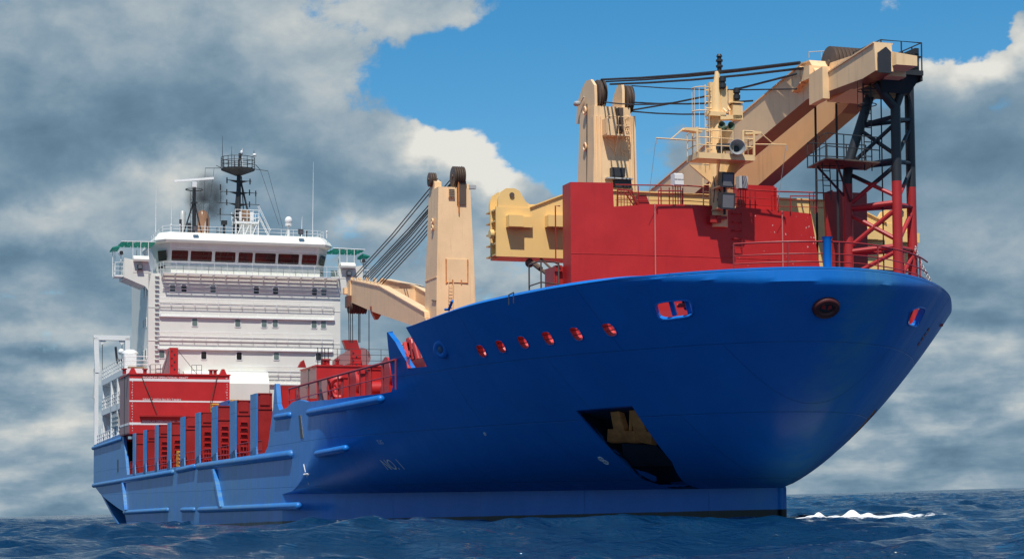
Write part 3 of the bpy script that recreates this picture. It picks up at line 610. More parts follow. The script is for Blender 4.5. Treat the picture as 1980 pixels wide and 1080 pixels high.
dk.box(-133.7, -109.8, -11.1, 11.1, 7.1, 7.3)
dk.box(-38.2, -38, -11, 11, 4, 6.2)
dk.build('deck', redd, ship)
mb = MB(); iw = [q for q in hull_curve(7.6, 2.0)[::3] if q[0] > -9.5]; oc = np.array(iw); k_ = len(iw)
inn = [tuple(q) for q in hull_curve(7.6, 2.12)[::3] if q[0] > -9.5][:k_]
V = [(x, y, 6.05) for x, y in iw]+[(x, y, 8.6) for x, y in iw]; mb.add(V, [(i, i+1, k_+i+1, k_+i) for i in range(k_-1)]); mb.build('mooring_deck_wall', shutm, ship)
# hatch coaming and hold sides seen between the side posts
mb = MB(); mb.box(-103, -44, -9.6, 9.6, 4.0, 7.0); mb.box(-44, -41, -9.6, 9.6, 4, 7.4)
for k in range(24): x = -102.5+k*2.5; mb.box(x, x+.25, -9.95, -9.6, 4.0, 6.9)
mb.box(-103, -44, -10.0, -9.6, 6.35, 6.55); mb.box(-103, -44, -10.0, -9.6, 5.1, 5.25)
mb.build('hatch_coaming', redd, ship)
# ================================================================== white superstructure aft
XS = -111.32
def W(x, y, dx=0.): p = S(x, y, X=XS+dx); return p[1], p[2]
HW = 8.96
mb = MB()
mb.box(XS-12, XS, -HW, HW, 7.0, 22.5)
# lower forward step
y0, z0 = W(443, 770, 1.6); y1, z1 = W(521, 745, 1.6); zt = W(480, 718, 1.2)[1]
mb.xz([(XS-.3, 7.0), (XS+1.6, 7.0), (XS+1.6, W(480, 741, 1.6)[1]), (XS+.9, zt), (XS-.3, zt)], y0-4, y1)
house = mb.build('deckhouse', white, ship, 15)
# deck seams on the front
mb = MB()
for (xa, ya, xb, yb) in ((286, 593, 657, 602), (286, 658, 657, 664)):
    a, b = W(xa, ya), W(xb, yb); z = (a[1]+b[1])/2; mb.box(XS, XS+.03, -HW, HW, z-.03, z+.03)
mb.build('weld_seam', white, house)
def window(x, y, w, h, glass, dx=0., fr=.07):
    yy, zz = W(x, y, dx); X = XS+dx
    mb = MB(); pts = rounded([(yy-w/2-fr, zz-h/2-fr), (yy+w/2+fr, zz-h/2-fr), (yy+w/2+fr, zz+h/2+fr), (yy-w/2-fr, zz+h/2+fr)], .2, 3); mb.yz(pts, X-.02, X+.045)
    pts = rounded([(yy-w/2, zz-h/2), (yy+w/2, zz-h/2), (yy+w/2, zz+h/2), (yy-w/2, zz+h/2)], .18, 3); mb.mat(1).yz(pts, X+.03, X+.055); return mb.build('window', [whitem, glass], house)
for x, y, g in ((333.6, 557, 1), (355.6, 557.4, 0), (411.7, 558.8, 1), (495.6, 560.8, 0), (532.6, 562, 0), (607.9, 563.9, 0), (626, 564.4, 1)): window(x, y, .47, .66, glassg if g else glassd)
for x, y in ((376.5, 622.9), (459.6, 624.2), (510.6, 625.2), (531.9, 625.2), (607.2, 627), (625.3, 627.2)): window(x, y, .47, .68, glassg)
for x, y, g in ((312.8, 684.3, 1), (393.9, 686.6, 0), (462.3, 687.9, 0), (534.3, 688, 1), (615.5, 689.3, 0)): window(x, y, .47, .68, glassg if g else glassd)
window(490.7, 752.9, .36, .68, glassd)
# side windows
for z in (21.0, 18.1, 15.2):
    for x in (-1.4, -3.2):
        mb = MB(); mb.box(XS+x-.4, XS+x+.4, -HW-.04, -HW+.02, z-.45, z+.45); mb.mat(1).box(XS+x-.3, XS+x+.3, -HW-.055, -HW, z-.35, z+.35); mb.build('window', [whitem, glassd], house)
# wall ledges with upturned ends and hand rails that throw thin shadows
for (xa, ya, xb, yb) in ((310, 611.5, 644, 618), (307, 672.5, 641, 681), (487, 741.5, 585, 744)):
    a, b = W(xa, ya), W(xb, yb); z = (a[1]+b[1])/2
    mb = MB(); mb.box(XS, XS+.22, a[0], b[0], z-.05, z+.05); mb.box(XS, XS+.2, a[0]-.12, a[0], z-.03, z+.25); mb.box(XS, XS+.2, b[0], b[0]+.12, z-.03, z+.25)
    n = 9
    for k in range(n+1): yk = a[0]+(b[0]-a[0])*k/n; mb.rod((XS+.2, yk, z), (XS+.03, yk, z+.45), .012, 4)
    mb.build('drip_ledge', whitem, house)
for (xa, ya, xb, yb, gap) in ((307, 576, 644, 584, .62), (305, 641, 643, 647, .72), (440, 706, 700, 712, .74), (300, 702, 345, 703, .7)):
    a, b = W(xa, ya), W(min(xb, 655), yb); z = (a[1]+b[1])/2
    mb = MB(); n = max(2, int((b[0]-a[0])/1.05))
    for q in (0, gap*.55, gap): mb.tube([(XS+.26, a[0], z-q), (XS+.26, b[0], z-q)], .026, 5)
    for k in range(n+1): yk = a[0]+(b[0]-a[0])*k/n; mb.rod((XS+.26, yk, z), (XS+.26, yk, z-gap), .02, 4); mb.rod((XS, yk, z-gap), (XS+.26, yk, z-gap), .02, 4)
    mb.build('hand_rail', whitem, house)
# front ladder
a, b = W(300.5, 536), W(300, 545); mb = MB(); za = W(302, 534)[1]; zb = W(297, 695)[1]; yl = W(303.5, 560)[0]
for k in range(19):
    z = za+(zb-za)*k/18; mb.box(XS, XS+.14, yl-.19, yl+.19, z-.025, z+.025)
mb.build('ladder', steel, house)
# catwalk under the bridge windows: bars throw the striped shadow on the wall below
ya, yb, zc = -7.75, 8.62, 22.48
mb = MB()
for k in range(6): X = XS+.06+k*.18; mb.box(X, X+.095, ya, yb, zc-.05, zc)
for k in range(15): yk = ya+(yb-ya)*k/14; mb.box(XS, XS+1.02, yk-.03, yk+.03, zc-.11, zc-.05); mb.hexa([(XS, yk-.02, zc-.6), (XS+.04, yk-.02, zc-.6), (XS+.04, yk+.02, zc-.6), (XS, yk+.02, zc-.6)], [(XS, yk-.02, zc-.1), (XS+.95, yk-.02, zc-.1), (XS+.95, yk+.02, zc-.1), (XS, yk+.02, zc-.1)])
for j, dz in enumerate((.25, .5, .75, 1.0, 1.25)): mb.tube([(XS+.42-.06*j, ya, zc-.1-dz), (XS+.42-.06*j, yb, zc-.1-dz)], .024, 5)
cw = mb.build('catwalk', whitem, house)
mb = MB(); mb.rail([(XS+1.0, ya, zc), (XS+1.0, yb, zc)], 1.0, 2, 1.15, .018, .02); mb.rail([(XS+1.0, yb, zc), (XS-.4, yb+.2, zc)], 1.0, 3, .8, .018); mb.rail([(XS+1.0, ya, zc), (XS-.4, ya-.3, zc)], 1.0, 3, .8, .018); mb.build('railing', whitem, cw)
# ---------- wheelhouse
WB = XS-.95                     # foot of the bridge front; the windows lean forward
def ring(x, yo, ch, z): return [(x-ch*1.3, -yo, z), (x, -yo+ch, z), (x, yo-ch, z), (x-ch*1.3, yo, z), (XS-9.5, yo, z), (XS-9.5, -yo, z)]
def stack(mb, rings):
    n = len(rings[0]); vs = [p for r in rings for p in r]; fs = [(i*n+k, i*n+(k+1) % n, (i+1)*n+(k+1) % n, (i+1)*n+k) for i in range(len(rings)-1) for k in range(n)]
    return mb.add(vs, fs+[tuple(range(n))[::-1], tuple((len(rings)-1)*n+k for k in range(n))])
mb = MB(); stack(mb, [ring(WB, 7.9, 1.1, 22.5), ring(WB, 7.9, 1.1, 23.65), ring(WB+.75, 8.15, 1.2, 25.42)])
wh = mb.build('wheelhouse', paint('bridge_white_paint', (.74, .73, .73), .42, .03), ship)
mb = MB(); stack(mb, [ring(WB+1.35, 8.25, .85, 25.40), ring(WB+1.42, 8.32, .85, 25.62), ring(WB+1.1, 8.2, .8, 25.92), ring(WB+.55, 7.8, .8, 26.42)]); roof = mb.build('bridge_roof', white, ship, 12)
# bridge windows: leaning panes between mullions
def lean(x, z): 
    f_ = (z-23.65)/(25.42-23.65); return (WB+.75*f_)
zlo, zhi = 23.84, 24.74
panes = [(-6.75, -5.25), (-5.0, -3.05), (-2.75, -.86), (-.56, .76), (.98, 2.93), (3.18, 5.14), (5.43, 6.86)]
for a, b in panes:
    mb = MB(); r = rounded([(a, zlo), (b, zlo), (b, zhi), (a, zhi)], .07, 3)
    mb.prism([(lean(0, z)-.03, y, z) for y, z in r], (.045, 0, 0)); mb.build('bridge_window', glassb, wh)
    mb = MB(); q = [(a-.05, zlo-.05), (b+.05, zlo-.05), (b+.05, zhi+.05), (a-.05, zhi+.05), (a-.05, zlo-.05)]; mb.tube([(lean(0, z)+.02, y, z) for y, z in q], .035, 5); mb.build('window_frame', whitem, wh)
for s_ in (-1, 1):                # corner windows on the chamfers
    mb = MB(); A = np.array((WB-.04, s_*6.98, 0)); B = np.array((WB-1.2, s_*7.86, 0)); dl = .62
    def cp(f_, z): p = A+(B-A)*f_; q = (z-23.65)/1.77; return (p[0]+.72*q+.035, p[1]+s_*(.24*q+.035), z)
    mb.add([cp(.12, zlo), cp(.86, zlo), cp(.86, zhi), cp(.12, zhi)], [(0, 1, 2, 3)]); mb.build('bridge_window', glassd, wh)
    mb = MB(); mb.add([cp(.3, 22.85), cp(.9, 22.85), cp(.9, 23.4), cp(.3, 23.4)], [(0, 1, 2, 3)]); mb.build('lower_window', glassd, wh)
mb = MB(); mb.tube([(WB+1.0, -6.4, 24.92), (WB+1.0, 6.6, 24.92)], .05, 6)
for k in range(12): yk = -6.2+k*1.15; mb.rod((WB+.6, yk, 24.92), (WB+1.0, yk, 24.92), .025, 4); mb.rod((WB+1.02, yk, 24.9), (WB+1.02, yk, 25.2), .02, 4); mb.sphere((WB+1.02, yk, 25.2), .06, 6, 4)
mb.build('window_washing_pipe', whitem, wh)
for a, b in panes: mb = MB(); mb.rod((WB+.72, (a+b)/2+.25, 24.75), (WB+.38, (a+b)/2, 24.05), .012, 4); mb.build('wiper', dark, wh)
mb = MB()                         # white cover panels on the front below the windows
for k in range(12): yk = -6.8+k*1.17; mb.box(WB, WB+.12, yk, yk+1.12, 22.62, 23.42)
mb.build('front_panel', white, wh)
# ---------- bridge wings
for s_ in (-1, 1):
    mb = MB()
    yi, yo = 8.9*s_, 11.15*s_
    pts = [(yi, 23.45), (yo, 23.83), (yo, 22.05), (9.25*s_, 21.28), (HW*s_, 20.9), (yi*.98, 22.5)]
    mb.yz(pts, XS-.0, XS-.12)                                           # front plate
    mb.add([(XS-.1, yo, 22.05), (XS-.1, 9.25*s_, 21.3), (XS-3.6, 9.25*s_, 21.3), (XS-3.6, yo, 22.05)], [(0, 1, 2, 3)])
    mb.box(XS-3.6, XS-.1, min(yi, yo), max(yi, yo), 22.4, 22.5)
    mb.box(XS-3.6, XS-.05, min(yo-.1*s_, yo), max(yo-.1*s_, yo), 22.0, 23.8); mb.box(XS-3.7, XS-3.6, min(yi, yo), max(yi, yo), 22.0, 23.7)
    wing = mb.build('bridge_wing', white, ship)
    a, b = sorted((8.95*s_, 10.35*s_)); mb = MB()                        # console box with rounded hood
    prof_ = [(XS-.9, 22.5), (XS+.06, 22.5), (XS+.06, 23.72)]+[(XS+.02-.5+.5*math.cos(q), 23.72+.34*math.sin(q)) for q in np.linspace(0, math.pi/2, 6)]+[(XS-.9, 24.06)]
    mb.xz([prof_[0], (XS+.02, 22.5)]+prof_[2:], a, b)
    mb.prism([(XS+.02, a-.03*0, 23.55), (XS+.45, a, 23.5), (XS+.5, a, 23.7), (XS+.3, a, 23.95), (XS+.02, a, 24.06)], (0, b-a, 0)); mb.build('wing_console_hood', white, wing)
    mb = MB(); yf = 9.75*s_; mb.cbox((XS+.2, yf, 23.02), (.28, .42, .42)); mb.build('floodlight', dark, wing); mb = MB(); mb.cbox((XS+.35, yf, 23.02), (.03, .32, .32)); mb.box(XS, XS+.3, yf-.3, yf+.3, 22.74, 22.79); mb.build('floodlight_lens', lensm, wing)
    # outboard step with rails
    mb = MB(); a, b = sorted((11.15*s_, 11.95*s_)); mb.box(XS-2.2, XS-.4, a, b, 22.15, 22.3); mb.rail([(XS-.4, yo, 22.3), (XS-.4, 11.9*s_, 22.3), (XS-2.2, 11.9*s_, 22.3), (XS-2.2, yo, 22.3)], 1.15, 3, .9, .025); mb.build('wing_step', whitem, wing)
    # green awning on white posts
    mb = MB()
    A0, A1 = 8.3*s_, 11.4*s_
    for k in range(5):
        ya_, yb_ = A0+(A1-A0)*k/5, A0+(A1-A0)*(k+1)/5
        for j in range(3):
            xa_, xb_ = XS-.15-j*1.15, XS-.15-(j+1)*1.15+.1
            mb.hexa([(xa_, ya_+.03*s_, 25.32+.02*j), (xb_, ya_+.03*s_, 25.2+.02*j), (xb_, yb_-.05*s_, 25.2+.02*j), (xa_, yb_-.05*s_, 25.32+.02*j)], [(xa_, ya_+.03*s_, 25.34+.02*j), (xb_, ya_+.03*s_, 25.22+.02*j), (xb_, yb_-.05*s_, 25.22+.02*j), (xa_, yb_-.05*s_, 25.36+.02*j)])
    mb.hexa([(XS-1.0, A1, 24.9), (XS-3.2, A1, 24.8), (XS-3.2, 12.1*s_, 24.7), (XS-1.0, 12.1*s_, 24.8)], [(XS-1.0, A1, 25.1), (XS-3.2, A1, 25.0), (XS-3.2, 12.1*s_, 24.8), (XS-1.0, 12.1*s_, 24.9)])
    mb.build('awning', green, wing)
    mb = MB(); mb.tube([(XS-.1, A0, 25.4), (XS-.1, A1, 25.34)], .04, 5)
    for yk in (8.95, 9.65, 10.35): mb.rod((XS-.1, yk*s_, 23.8), (XS-.1, yk*s_, 25.4), .035, 5)
    for yk in (11.95, 11.75): mb.rod((XS-2.0, yk*s_, 22.3), (XS-2.0, yk*s_, 24.9), .04, 5)
    mb.rod((XS-3.4, 9.6*s_, 22.5), (XS-3.4, 9.6*s_, 25.0), .04, 5); mb.build('awning_post', whitem, wing)
    mb = MB(); ys = 11.35*s_; mb.rod((XS-.7, ys, 23.6), (XS-.7, ys, 24.2), .05); mb.tube([(XS-.95, ys, 24.35), (XS-.5, ys, 24.35)], .23, 14); mb.build('searchlight', whitem, wing)
    mb = MB(); mb.tube([(XS-.5, ys, 24.35), (XS-.46, ys, 24.35)], .19, 14); mb.build('searchlight_lens', dark, wing)
# ---------- on the bridge roof
mb = MB(); zr = 26.42; e_ = WB+.35
mb.rail([(XS-8, -7.6, zr), (e_-.6, -7.5, zr), (e_, -6.9, zr), (e_, 6.9, zr), (e_-.6, 7.6, zr), (XS-8, 7.7, zr)], .62, 2, 1.2, .02, .022); mb.build('railing', whitem, roof)
def floodlight(yc, zc_, X, par, s=.42, fr=dark, ln=lensm, tilt=.12):
    mb = MB(); mb.hexa([(X-.1, yc-s/2, zc_-s/2), (X+.22, yc-s/2, zc_-s/2-tilt), (X+.22, yc+s/2, zc_-s/2-tilt), (X-.1, yc+s/2, zc_-s/2)], [(X-.1, yc-s/2, zc_+s/2), (X+.28, yc-s/2, zc_+s/2-tilt*.6), (X+.28, yc+s/2, zc_+s/2-tilt*.6), (X-.1, yc+s/2, zc_+s/2)])
    mb.box(X-.15, X-.1, yc-.05, yc+.05, zc_-s, zc_); o = mb.build('floodlight', fr, par)
    mb = MB(); mb.hexa([(X+.22, yc-s*.4, zc_-s*.4-tilt), (X+.24, yc-s*.4, zc_-s*.4-tilt), (X+.24, yc+s*.4, zc_-s*.4-tilt), (X+.22, yc+s*.4, zc_-s*.4-tilt)], [(X+.275, yc-s*.4, zc_+s*.36-tilt*.6), (X+.295, yc-s*.4, zc_+s*.36-tilt*.6), (X+.295, yc+s*.4, zc_+s*.36-tilt*.6), (X+.275, yc+s*.4, zc_+s*.36-tilt*.6)])
    mb.build('floodlight_lens', ln, par); return o
for x, y in ((376.5, 440), (581, 447)):
    a, z = W(x, y, .3); floodlight(a, z, XS+.35, roof, .44)
# main mast, black
XM = XS-3.5
def Wm(x, y): p = S(x, y, X=XM); return p[1], p[2]
ym_, zb_ = Wm(462, 441); zt_m = Wm(461, 330)[1]
mb = MB(); mb.tube([(XM, ym_-.1, 26.3), (XM, ym_, zt_m)], [.26, .2], 10)
mb.rod((XM+.3, Wm(449, 440)[0], 26.4), (XM, Wm(459, 370)[0], Wm(459, 368)[1]), .10, 6); mb.rod((XM+.2, Wm(479, 412)[0], Wm(479, 412)[1]), (XM, Wm(466, 352)[0], Wm(466, 352)[1]), .09, 6)
mb.rod((XM-.5, Wm(473, 412)[0], Wm(473, 412)[1]), (XM-.3, Wm(468, 340)[0], Wm(468, 340)[1]), .05, 5)
mast = mb.build('main_mast', black, ship, label='black signal mast with round railed top platform')
def yard(xa, ya_, xb, yb_, drops=()):
    mb = MB(); a, b = Wm(xa, ya_), Wm(xb, yb_); c = ((a[0]+b[0])/2, (a[1]+b[1])/2)
    mb.rod((XM+.1, a[0], a[1]), (XM+.1, b[0], b[1]), .035, 5)
    yc, zc_ = ym_, a[1]+(b[1]-a[1])*(ym_-a[0])/(b[0]-a[0])
    for s_ in (-1, 1): mb.prism([(XM, yc, zc_), (XM, yc+s_*.95, zc_), (XM, yc, zc_-.28)], (.08, 0, 0))
    for x, y in drops: p = Wm(x, y); mb.rod((XM+.12, p[0], p[1]-.3), (XM+.12, p[0], p[1]+.25), .06, 6)
    mb.build('mast_yard', black, mast)
yard(437, 348, 486, 351, ((438.5, 348.5), (483, 351))); yard(425, 370, 497, 374, ((426, 362), (438, 371), (482, 372), (494, 374))); yard(418, 391.5, 501.5, 396.5, ((438, 391), (482, 395))); yard(419.5, 414.5, 452, 415.5, ((425.5, 408),))
for xa, ya_, xb, yb_ in ((426.3, 370, 426.3, 391), (494.3, 373, 494.3, 395), (425.5, 415, 425.5, 428)):
    mb = MB(); a, b = Wm(xa, ya_), Wm(xb, yb_); mb.rod((XM+.1, a[0], a[1]), (XM+.1, b[0], b[1]), .025, 4); mb.build('mast_stay', black, mast)
yc, zp = Wm(460, 327); R = (Wm(492, 327)[0]-Wm(427, 327)[0])/2
mb = MB(); n = 16
top = [(XM+R*math.cos(2*math.pi*k/n), yc+R*math.sin(2*math.pi*k/n), zp) for k in range(n)]; bot = [(XM+.3*math.cos(2*math.pi*k/n), yc+.3*math.sin(2*math.pi*k/n), zp-.62) for k in range(n)]
lip = [(p[0], p[1], p[2]-.1) for p in top]
mb.add(top+lip+bot, [tuple(range(n))]+[(i+n, (i+1) % n+n, (i+1) % n, i) for i in range(n)]+[(i+2*n, (i+1) % n+2*n, (i+1) % n+n, i+n) for i in range(n)]); mb.build('mast_platform', black, mast)
mb = MB(); mb.rail(top+[top[0]], 1.05, 3, 1.0, .03, .03); mb.build('platform_railing', black, mast)
mb = MB(); mb.rod((XM, yc+.1, zp), (XM, yc+.1, zp+.9), .10, 8); mb.rod((XM, yc+.2, zp+.9), (XM, yc+.2, zp+1.5), .14, 8); mb.build('mast_head_pole', black, mast)
mb = MB(); mb.sphere((XM, yc+.35, zp+1.6), .17, 8, 6, (1, .8, 1.3)); mb.rod((XM, yc+.42, zp+.3), (XM, yc+.42, zp+2.0), .03, 5); mb.build('mast_light', whitem, mast)
mb = MB(); q = Wm(491, 301); mb.sphere((XM+.3, q[0], q[1]), .2, 10, 6, (1, 1, .8)); mb.build('gps_dome', whitem, mast)
for x0, y0_, y1_ in ((430, 326, 263), (448, 326, 283), (491, 296, 291)):
    mb = MB(); a, b = Wm(x0, y0_), Wm(x0, y1_); mb.tube([(XM, a[0], a[1]), (XM, a[0], (a[1]+b[1])/2), (XM, b[0], b[1])], [.035, .03, .012], 5); mb.build('whip_antenna', black, mast)
mb = MB(); a, b = Wm(427, 325), Wm(397, 325); mb.rod((XM, a[0], a[1]), (XM, b[0], b[1]), .03, 5); c = Wm(518, 330.5); a = Wm(492, 327); mb.rod((XM, a[0], a[1]), (XM, c[0], c[1]), .03, 5)
q = Wm(418, 320); mb.rod((XM, q[0], q[1]), (XM, Wm(427, 325)[0], a[1]), .03, 4); mb.rod((XM, Wm(494, 318)[0], Wm(494, 318)[1]), (XM, Wm(503, 328)[0], Wm(503, 328)[1]), .03, 4); mb.build('spreader_arm', black, mast)
for (x0, y0_, x1, y1_) in ((397, 325, 388, 420), (414, 326, 397, 425), (518, 330, 541, 445), (503, 328, 534, 440)):
    mb = MB(); a, b = Wm(x0, y0_), Wm(x1, y1_); mb.rod((XM, a[0], a[1]), (XM+1.5, b[0], max(b[1], 26.5)), .016, 4); mb.build('halyard', dark, mast)
# white lattice pedestal at the mast foot
mb = MB(); a, b = Wm(451, 438), Wm(499, 438); z1_ = Wm(475, 433)[1]
mb.box(XM-.8, XM+1.0, a[0], b[0]-.1, Wm(475, 434.5)[1], Wm(475, 431)[1])
for yk in np.linspace(a[0]+.1, b[0]-.15, 4): mb.rod((XM+.9, yk, 26.3), (XM+.9, yk, z1_+.3), .06, 5); mb.rod((XM-.7, yk, 26.3), (XM-.7, yk, z1_+.3), .06, 5)
for k in range(3): yk = a[0]+.1+k*.7; mb.rod((XM+.9, yk, 26.35), (XM+.9, yk+.65, z1_), .045, 5)
mb.box(XM-.3, XM+.5, a[0]+.5, b[0]-.5, 26.3, z1_+1.1)
mb.rail([(XM+1.0, a[0], z1_+.1), (XM+1.0, b[0]-.1, z1_+.1)], 1.1, 3, .6, .03); mb.rail([(XM-.8, a[0], z1_+.1), (XM-.8, b[0]-.1, z1_+.1)], 1.1, 2, .8, .03)
s0, s1 = Wm(497, 418), Wm(520, 440); mb.ladder((XM+.6, s0[0], s0[1]), (XM+.6, s1[0], 26.4), (.5, 0, 0), 7, .04); mb.ladder((XM+.6, s0[0], s0[1]+.9), (XM+.6, s1[0], 27.2), (.5, 0, 0), 2, .03); mb.build('mast_pedestal', whitem, mast)
mb = MB(); q = Wm(473, 418); mb.cbox((XM+.3, q[0], q[1]), (.6, .75, 1.1)); mb.build('mast_foot_box', tan, mast)
mb = MB(); q = Wm(429, 434); mb.cbox((XM+1.2, q[0], q[1]), (.5, .52, .4)); mb.rod((XM+1.2, q[0], 26.4), (XM+1.2, q[0], q[1]), .12, 6); q = Wm(416, 433); mb.rail([(XM+1, q[0], 26.4), (XM+1, q[0]+.35, 26.4)], .9, 2, .4, .03); mb.build('signal_lamp', black, mast)
# radar mast
XR = XS-2.0
def Wr(x, y): p = S(x, y, X=XR); return p[1], p[2]
yr, ztop_r = Wr(375.5, 362); mb = MB(); mb.tube([(XR, yr, 26.3), (XR, yr, ztop_r)], [.2, .16], 8)
for x in (353, 390): mb.rod((XR+.3, Wr(x, 443)[0], 26.3), (XR, yr, Wr(375, 386)[1]), .07, 6)
mb.rod((XR-1.2, yr, 26.3), (XR, yr, Wr(375, 386)[1]), .07, 6); mb.ladder((XR+.25, yr-.25, 26.4), (XR+.25, yr-.25, ztop_r-.4), (0, .3, 0), 10, .02); mb.cbox((XR, yr, Wr(375, 392)[1]), (.5, .55, .12)); rmast = mb.build('radar_mast', black, ship, label='short black tripod mast carrying the white radar bar')
mb = MB(); mb.torus((XR, yr, Wr(375, 366.5)[1]), (0, 0, 1), .80, .035, 22, 6)
for q in range(4): mb.rod((XR, yr, Wr(375, 369)[1]), (XR+.8*math.cos(q*1.57), yr+.8*math.sin(q*1.57), Wr(375, 366.5)[1]), .025, 4)
mb.build('guard_ring', black, rmast)
mb = MB(); mb.cbox((XR, yr, Wr(375, 357)[1]), (.45, .42, .5)); mb.build('radar_gearbox', whitem, rmast)
a, b = Wr(336.5, 350.5), Wr(413, 344.5); mb = MB(); mb.hexa([(XR-.1, a[0], a[1]-.1), (XR+.12, a[0], a[1]-.1), (XR+.12, b[0], b[1]-.1), (XR-.1, b[0], b[1]-.1)], [(XR-.1, a[0], a[1]+.1), (XR+.1, a[0], a[1]+.1), (XR+.1, b[0], b[1]+.1), (XR-.1, b[0], b[1]+.1)]); mb.build('radar_scanner', whitem, rmast)
# roof fittings
mb = MB(); yd, zd = W(558, 436, -1); mb.rod((XS-1, yd, 26.3), (XS-1, yd, zd), .13, 8); mb.tube([(XS-1, yd, zd), (XS-1, yd, zd+.15)], .33, 16); mb.sphere((XS-1, yd, zd+.45), .36, 16, 10, (1, 1, 1.15)); mb.rod((XS-1.3, yd-.25, 26.3), (XS-1, yd-.1, zd), .04, 5); mb.build('satellite_dome', whitem, roof)
for x, yb_, yt_ in ((604.5, 455, 313), (301, 447, 360), (331, 437, 388), (583, 440, 418), (396, 440, 428)):
    mb = MB(); a, b = W(x, yb_, -.8), W(x+(1.5 if x > 500 else 1), yt_, -.8); mb.tube([(XS-.8, a[0], min(a[1], 26.4)), (XS-.8, a[0]+(b[0]-a[0])*.5, (a[1]+b[1])/2), (XS-.8, b[0], b[1])], [.05, .032, .012], 5); mb.build('whip_antenna', whitem, roof)
for x in (331, 348, 593, 632): 
    a, z = W(x, 436 if x < 400 else 449, -.4); mb = MB(); mb.rod((XS-.4, a, 26.35), (XS-.4, a, z), .05, 5); mb.sphere((XS-.4, a, z+.05), .1, 8, 5); mb.build('antenna_stub', whitem if x != 593 else dark, roof)
# funnel and exhausts behind the bridge
Xf = XS-9
yf0 = S(385, 430, X=Xf)[1]; yf1 = S(400.5, 430, X=Xf)[1]; zf_ = S(392, 412, X=Xf)[2]
mb = MB(); mb.tube([(Xf, (yf0+yf1)/2, 22), (Xf, (yf0+yf1)/2, zf_-.5), (Xf, (yf0+yf1)/2-.1, zf_), (Xf, (yf0+yf1)/2-.15, zf_+.25)], [.62, .62, .5, .25], 16); fun = mb.build('funnel', copper, ship)
mb = MB(); q = S(353, 411, X=Xf); mb.tube([(Xf, q[1], 22), (Xf, q[1], q[2]-.3), (Xf-.25, q[1]+.05, q[2]+.05)], .27, 12); mb.build('exhaust_pipe', steel, fun)
for x, yt_, w_ in ((349, 424, .2), (400.5, 422, .12), (366, 431, .3)):
    q = S(x, yt_, X=Xf+1); mb = MB(); mb.rod((Xf+1, q[1], 24), tuple(q), w_*.6, 8); mb.build('exhaust_pipe', dark, fun)
# ---------- starboard side decks, davit frame
Ys = -11.2
def C_(x, y, Y=Ys): return S(x, y, Y=Y)
mb = MB(); p1 = C_(193, 733); p2 = C_(190, 797); Xd = XS+.6
for zt2, x1 in ((C_(200, 733)[2], -110.8), (C_(190, 795)[2], -111.0)):
    mb.box(-129, x1, -11.2, -8.9, zt2-.55, zt2)
mb.box(-129, -128.6, -11.1, -9, 7.2, C_(200, 733)[2]-.5); mb.box(-111.2, -110.9, -11.15, -10.8, 7.2, C_(200, 733)[2]-.5)
for x in (-116, -121): mb.box(x-.3, x+.3, -11.2, -10.9, 7.2, C_(200, 733)[2]-.5)
sd_ = mb.build('side_deck', whitem, ship)
for zt2 in (C_(200, 733)[2], C_(190, 795)[2]):
    mb = MB(); mb.rail([(-129, -11.1, zt2), (-111, -11.1, zt2), (-110.9, -9, zt2)], 1.1, 3, 1.6, .035); mb.build('railing', whitem, sd_)
mb = MB(); mb.rail([(-133.5, -11.1, 7.3), (-112, -11.1, 7.6)], 1.1, 3, 1.6, .04, .06); mb.build('railing', whitem, sd_)
mb = MB(); mb.box(-116, -112.2, -10.6, -9.2, 12.2, 14); mb.build('brown_locker', tan, sd_); mb = MB(); mb.box(-119.5, -115.5, -11.25, -10.3, 8.6, 9.9); [mb.box(-119.6, -115.4, -11.3, -11.2, 8.7+k*.42, 8.8+k*.42) for k in range(3)]; mb.build('grey_side_box', steel, sd_)
mb = MB(); z_ = C_(200, 733)[2]; mb.box(-114.5, -113, -10.9, -9.8, z_, z_+1.5); mb.sphere((-114.5, -10.2, z_+1.6), .75, 14, 8, (1.6, 1, .55)); mb.sphere((-116.2, -10.8, z_+1.9), .3, 10, 6); mb.build('white_deck_locker', whitem, sd_)
mb = MB(); mb.box(-115.5, -114.9, -10.8, -10.2, z_, z_+1.3); mb.build('brown_winch', tan, sd_)
mb = MB(); zt3 = C_(184, 652)[2]; xa_, xb_ = C_(186, 655)[0], S(246, 655, Y=-9.6)[0]
pA = C_(184, 655); pB = S(247, 655, X=pA[0])
X3 = pA[0]
y_l, y_r = S(185, 660, X=X3)[1], S(246, 660, X=X3)[1]; zt3 = S(215, 653, X=X3)[2]; zm = S(185, 720, X=X3)[2]
w_ = .24
mb.box(X3-.3, X3+.3, y_l-w_, y_r+w_, zt3-.25, zt3+.25)
mb.hexa([(X3-.3, S(188, 712, X=X3)[1]-w_, zm), (X3+.3, S(188, 712, X=X3)[1]-w_, zm), (X3+.3, S(188, 712, X=X3)[1]+w_, zm), (X3-.3, S(188, 712, X=X3)[1]+w_, zm)], [(X3-.3, y_l-w_, zt3), (X3+.3, y_l-w_, zt3), (X3+.3, y_l+w_, zt3), (X3-.3, y_l+w_, zt3)])
mb.box(X3-.25, X3+.25, S(186, 780, X=X3)[1]-.2, S(186, 780, X=X3)[1]+.2, 7.2, zm); mb.box(X3-.3, X3+.3, y_r-w_, y_r+w_, 14, zt3)
for x in (198, 236): yk = S(x, 660, X=X3)[1]; mb.prism([(X3, yk-.35, zt3-.25), (X3, yk+.45, zt3-.25), (X3, yk-.1, zt3-.75)], (.2, 0, 0)); 
dv = mb.build('boat_davit_frame', whitem, ship, label='tall white portal davit frame at the stern')
for x in (198, 236): yk = S(x, 660, X=X3)[1]; mb = MB(); mb.rod((X3, yk, zt3-.3), (X3, yk, 14), .03, 4); mb.build('davit_wire', dark, dv)
mb = MB()
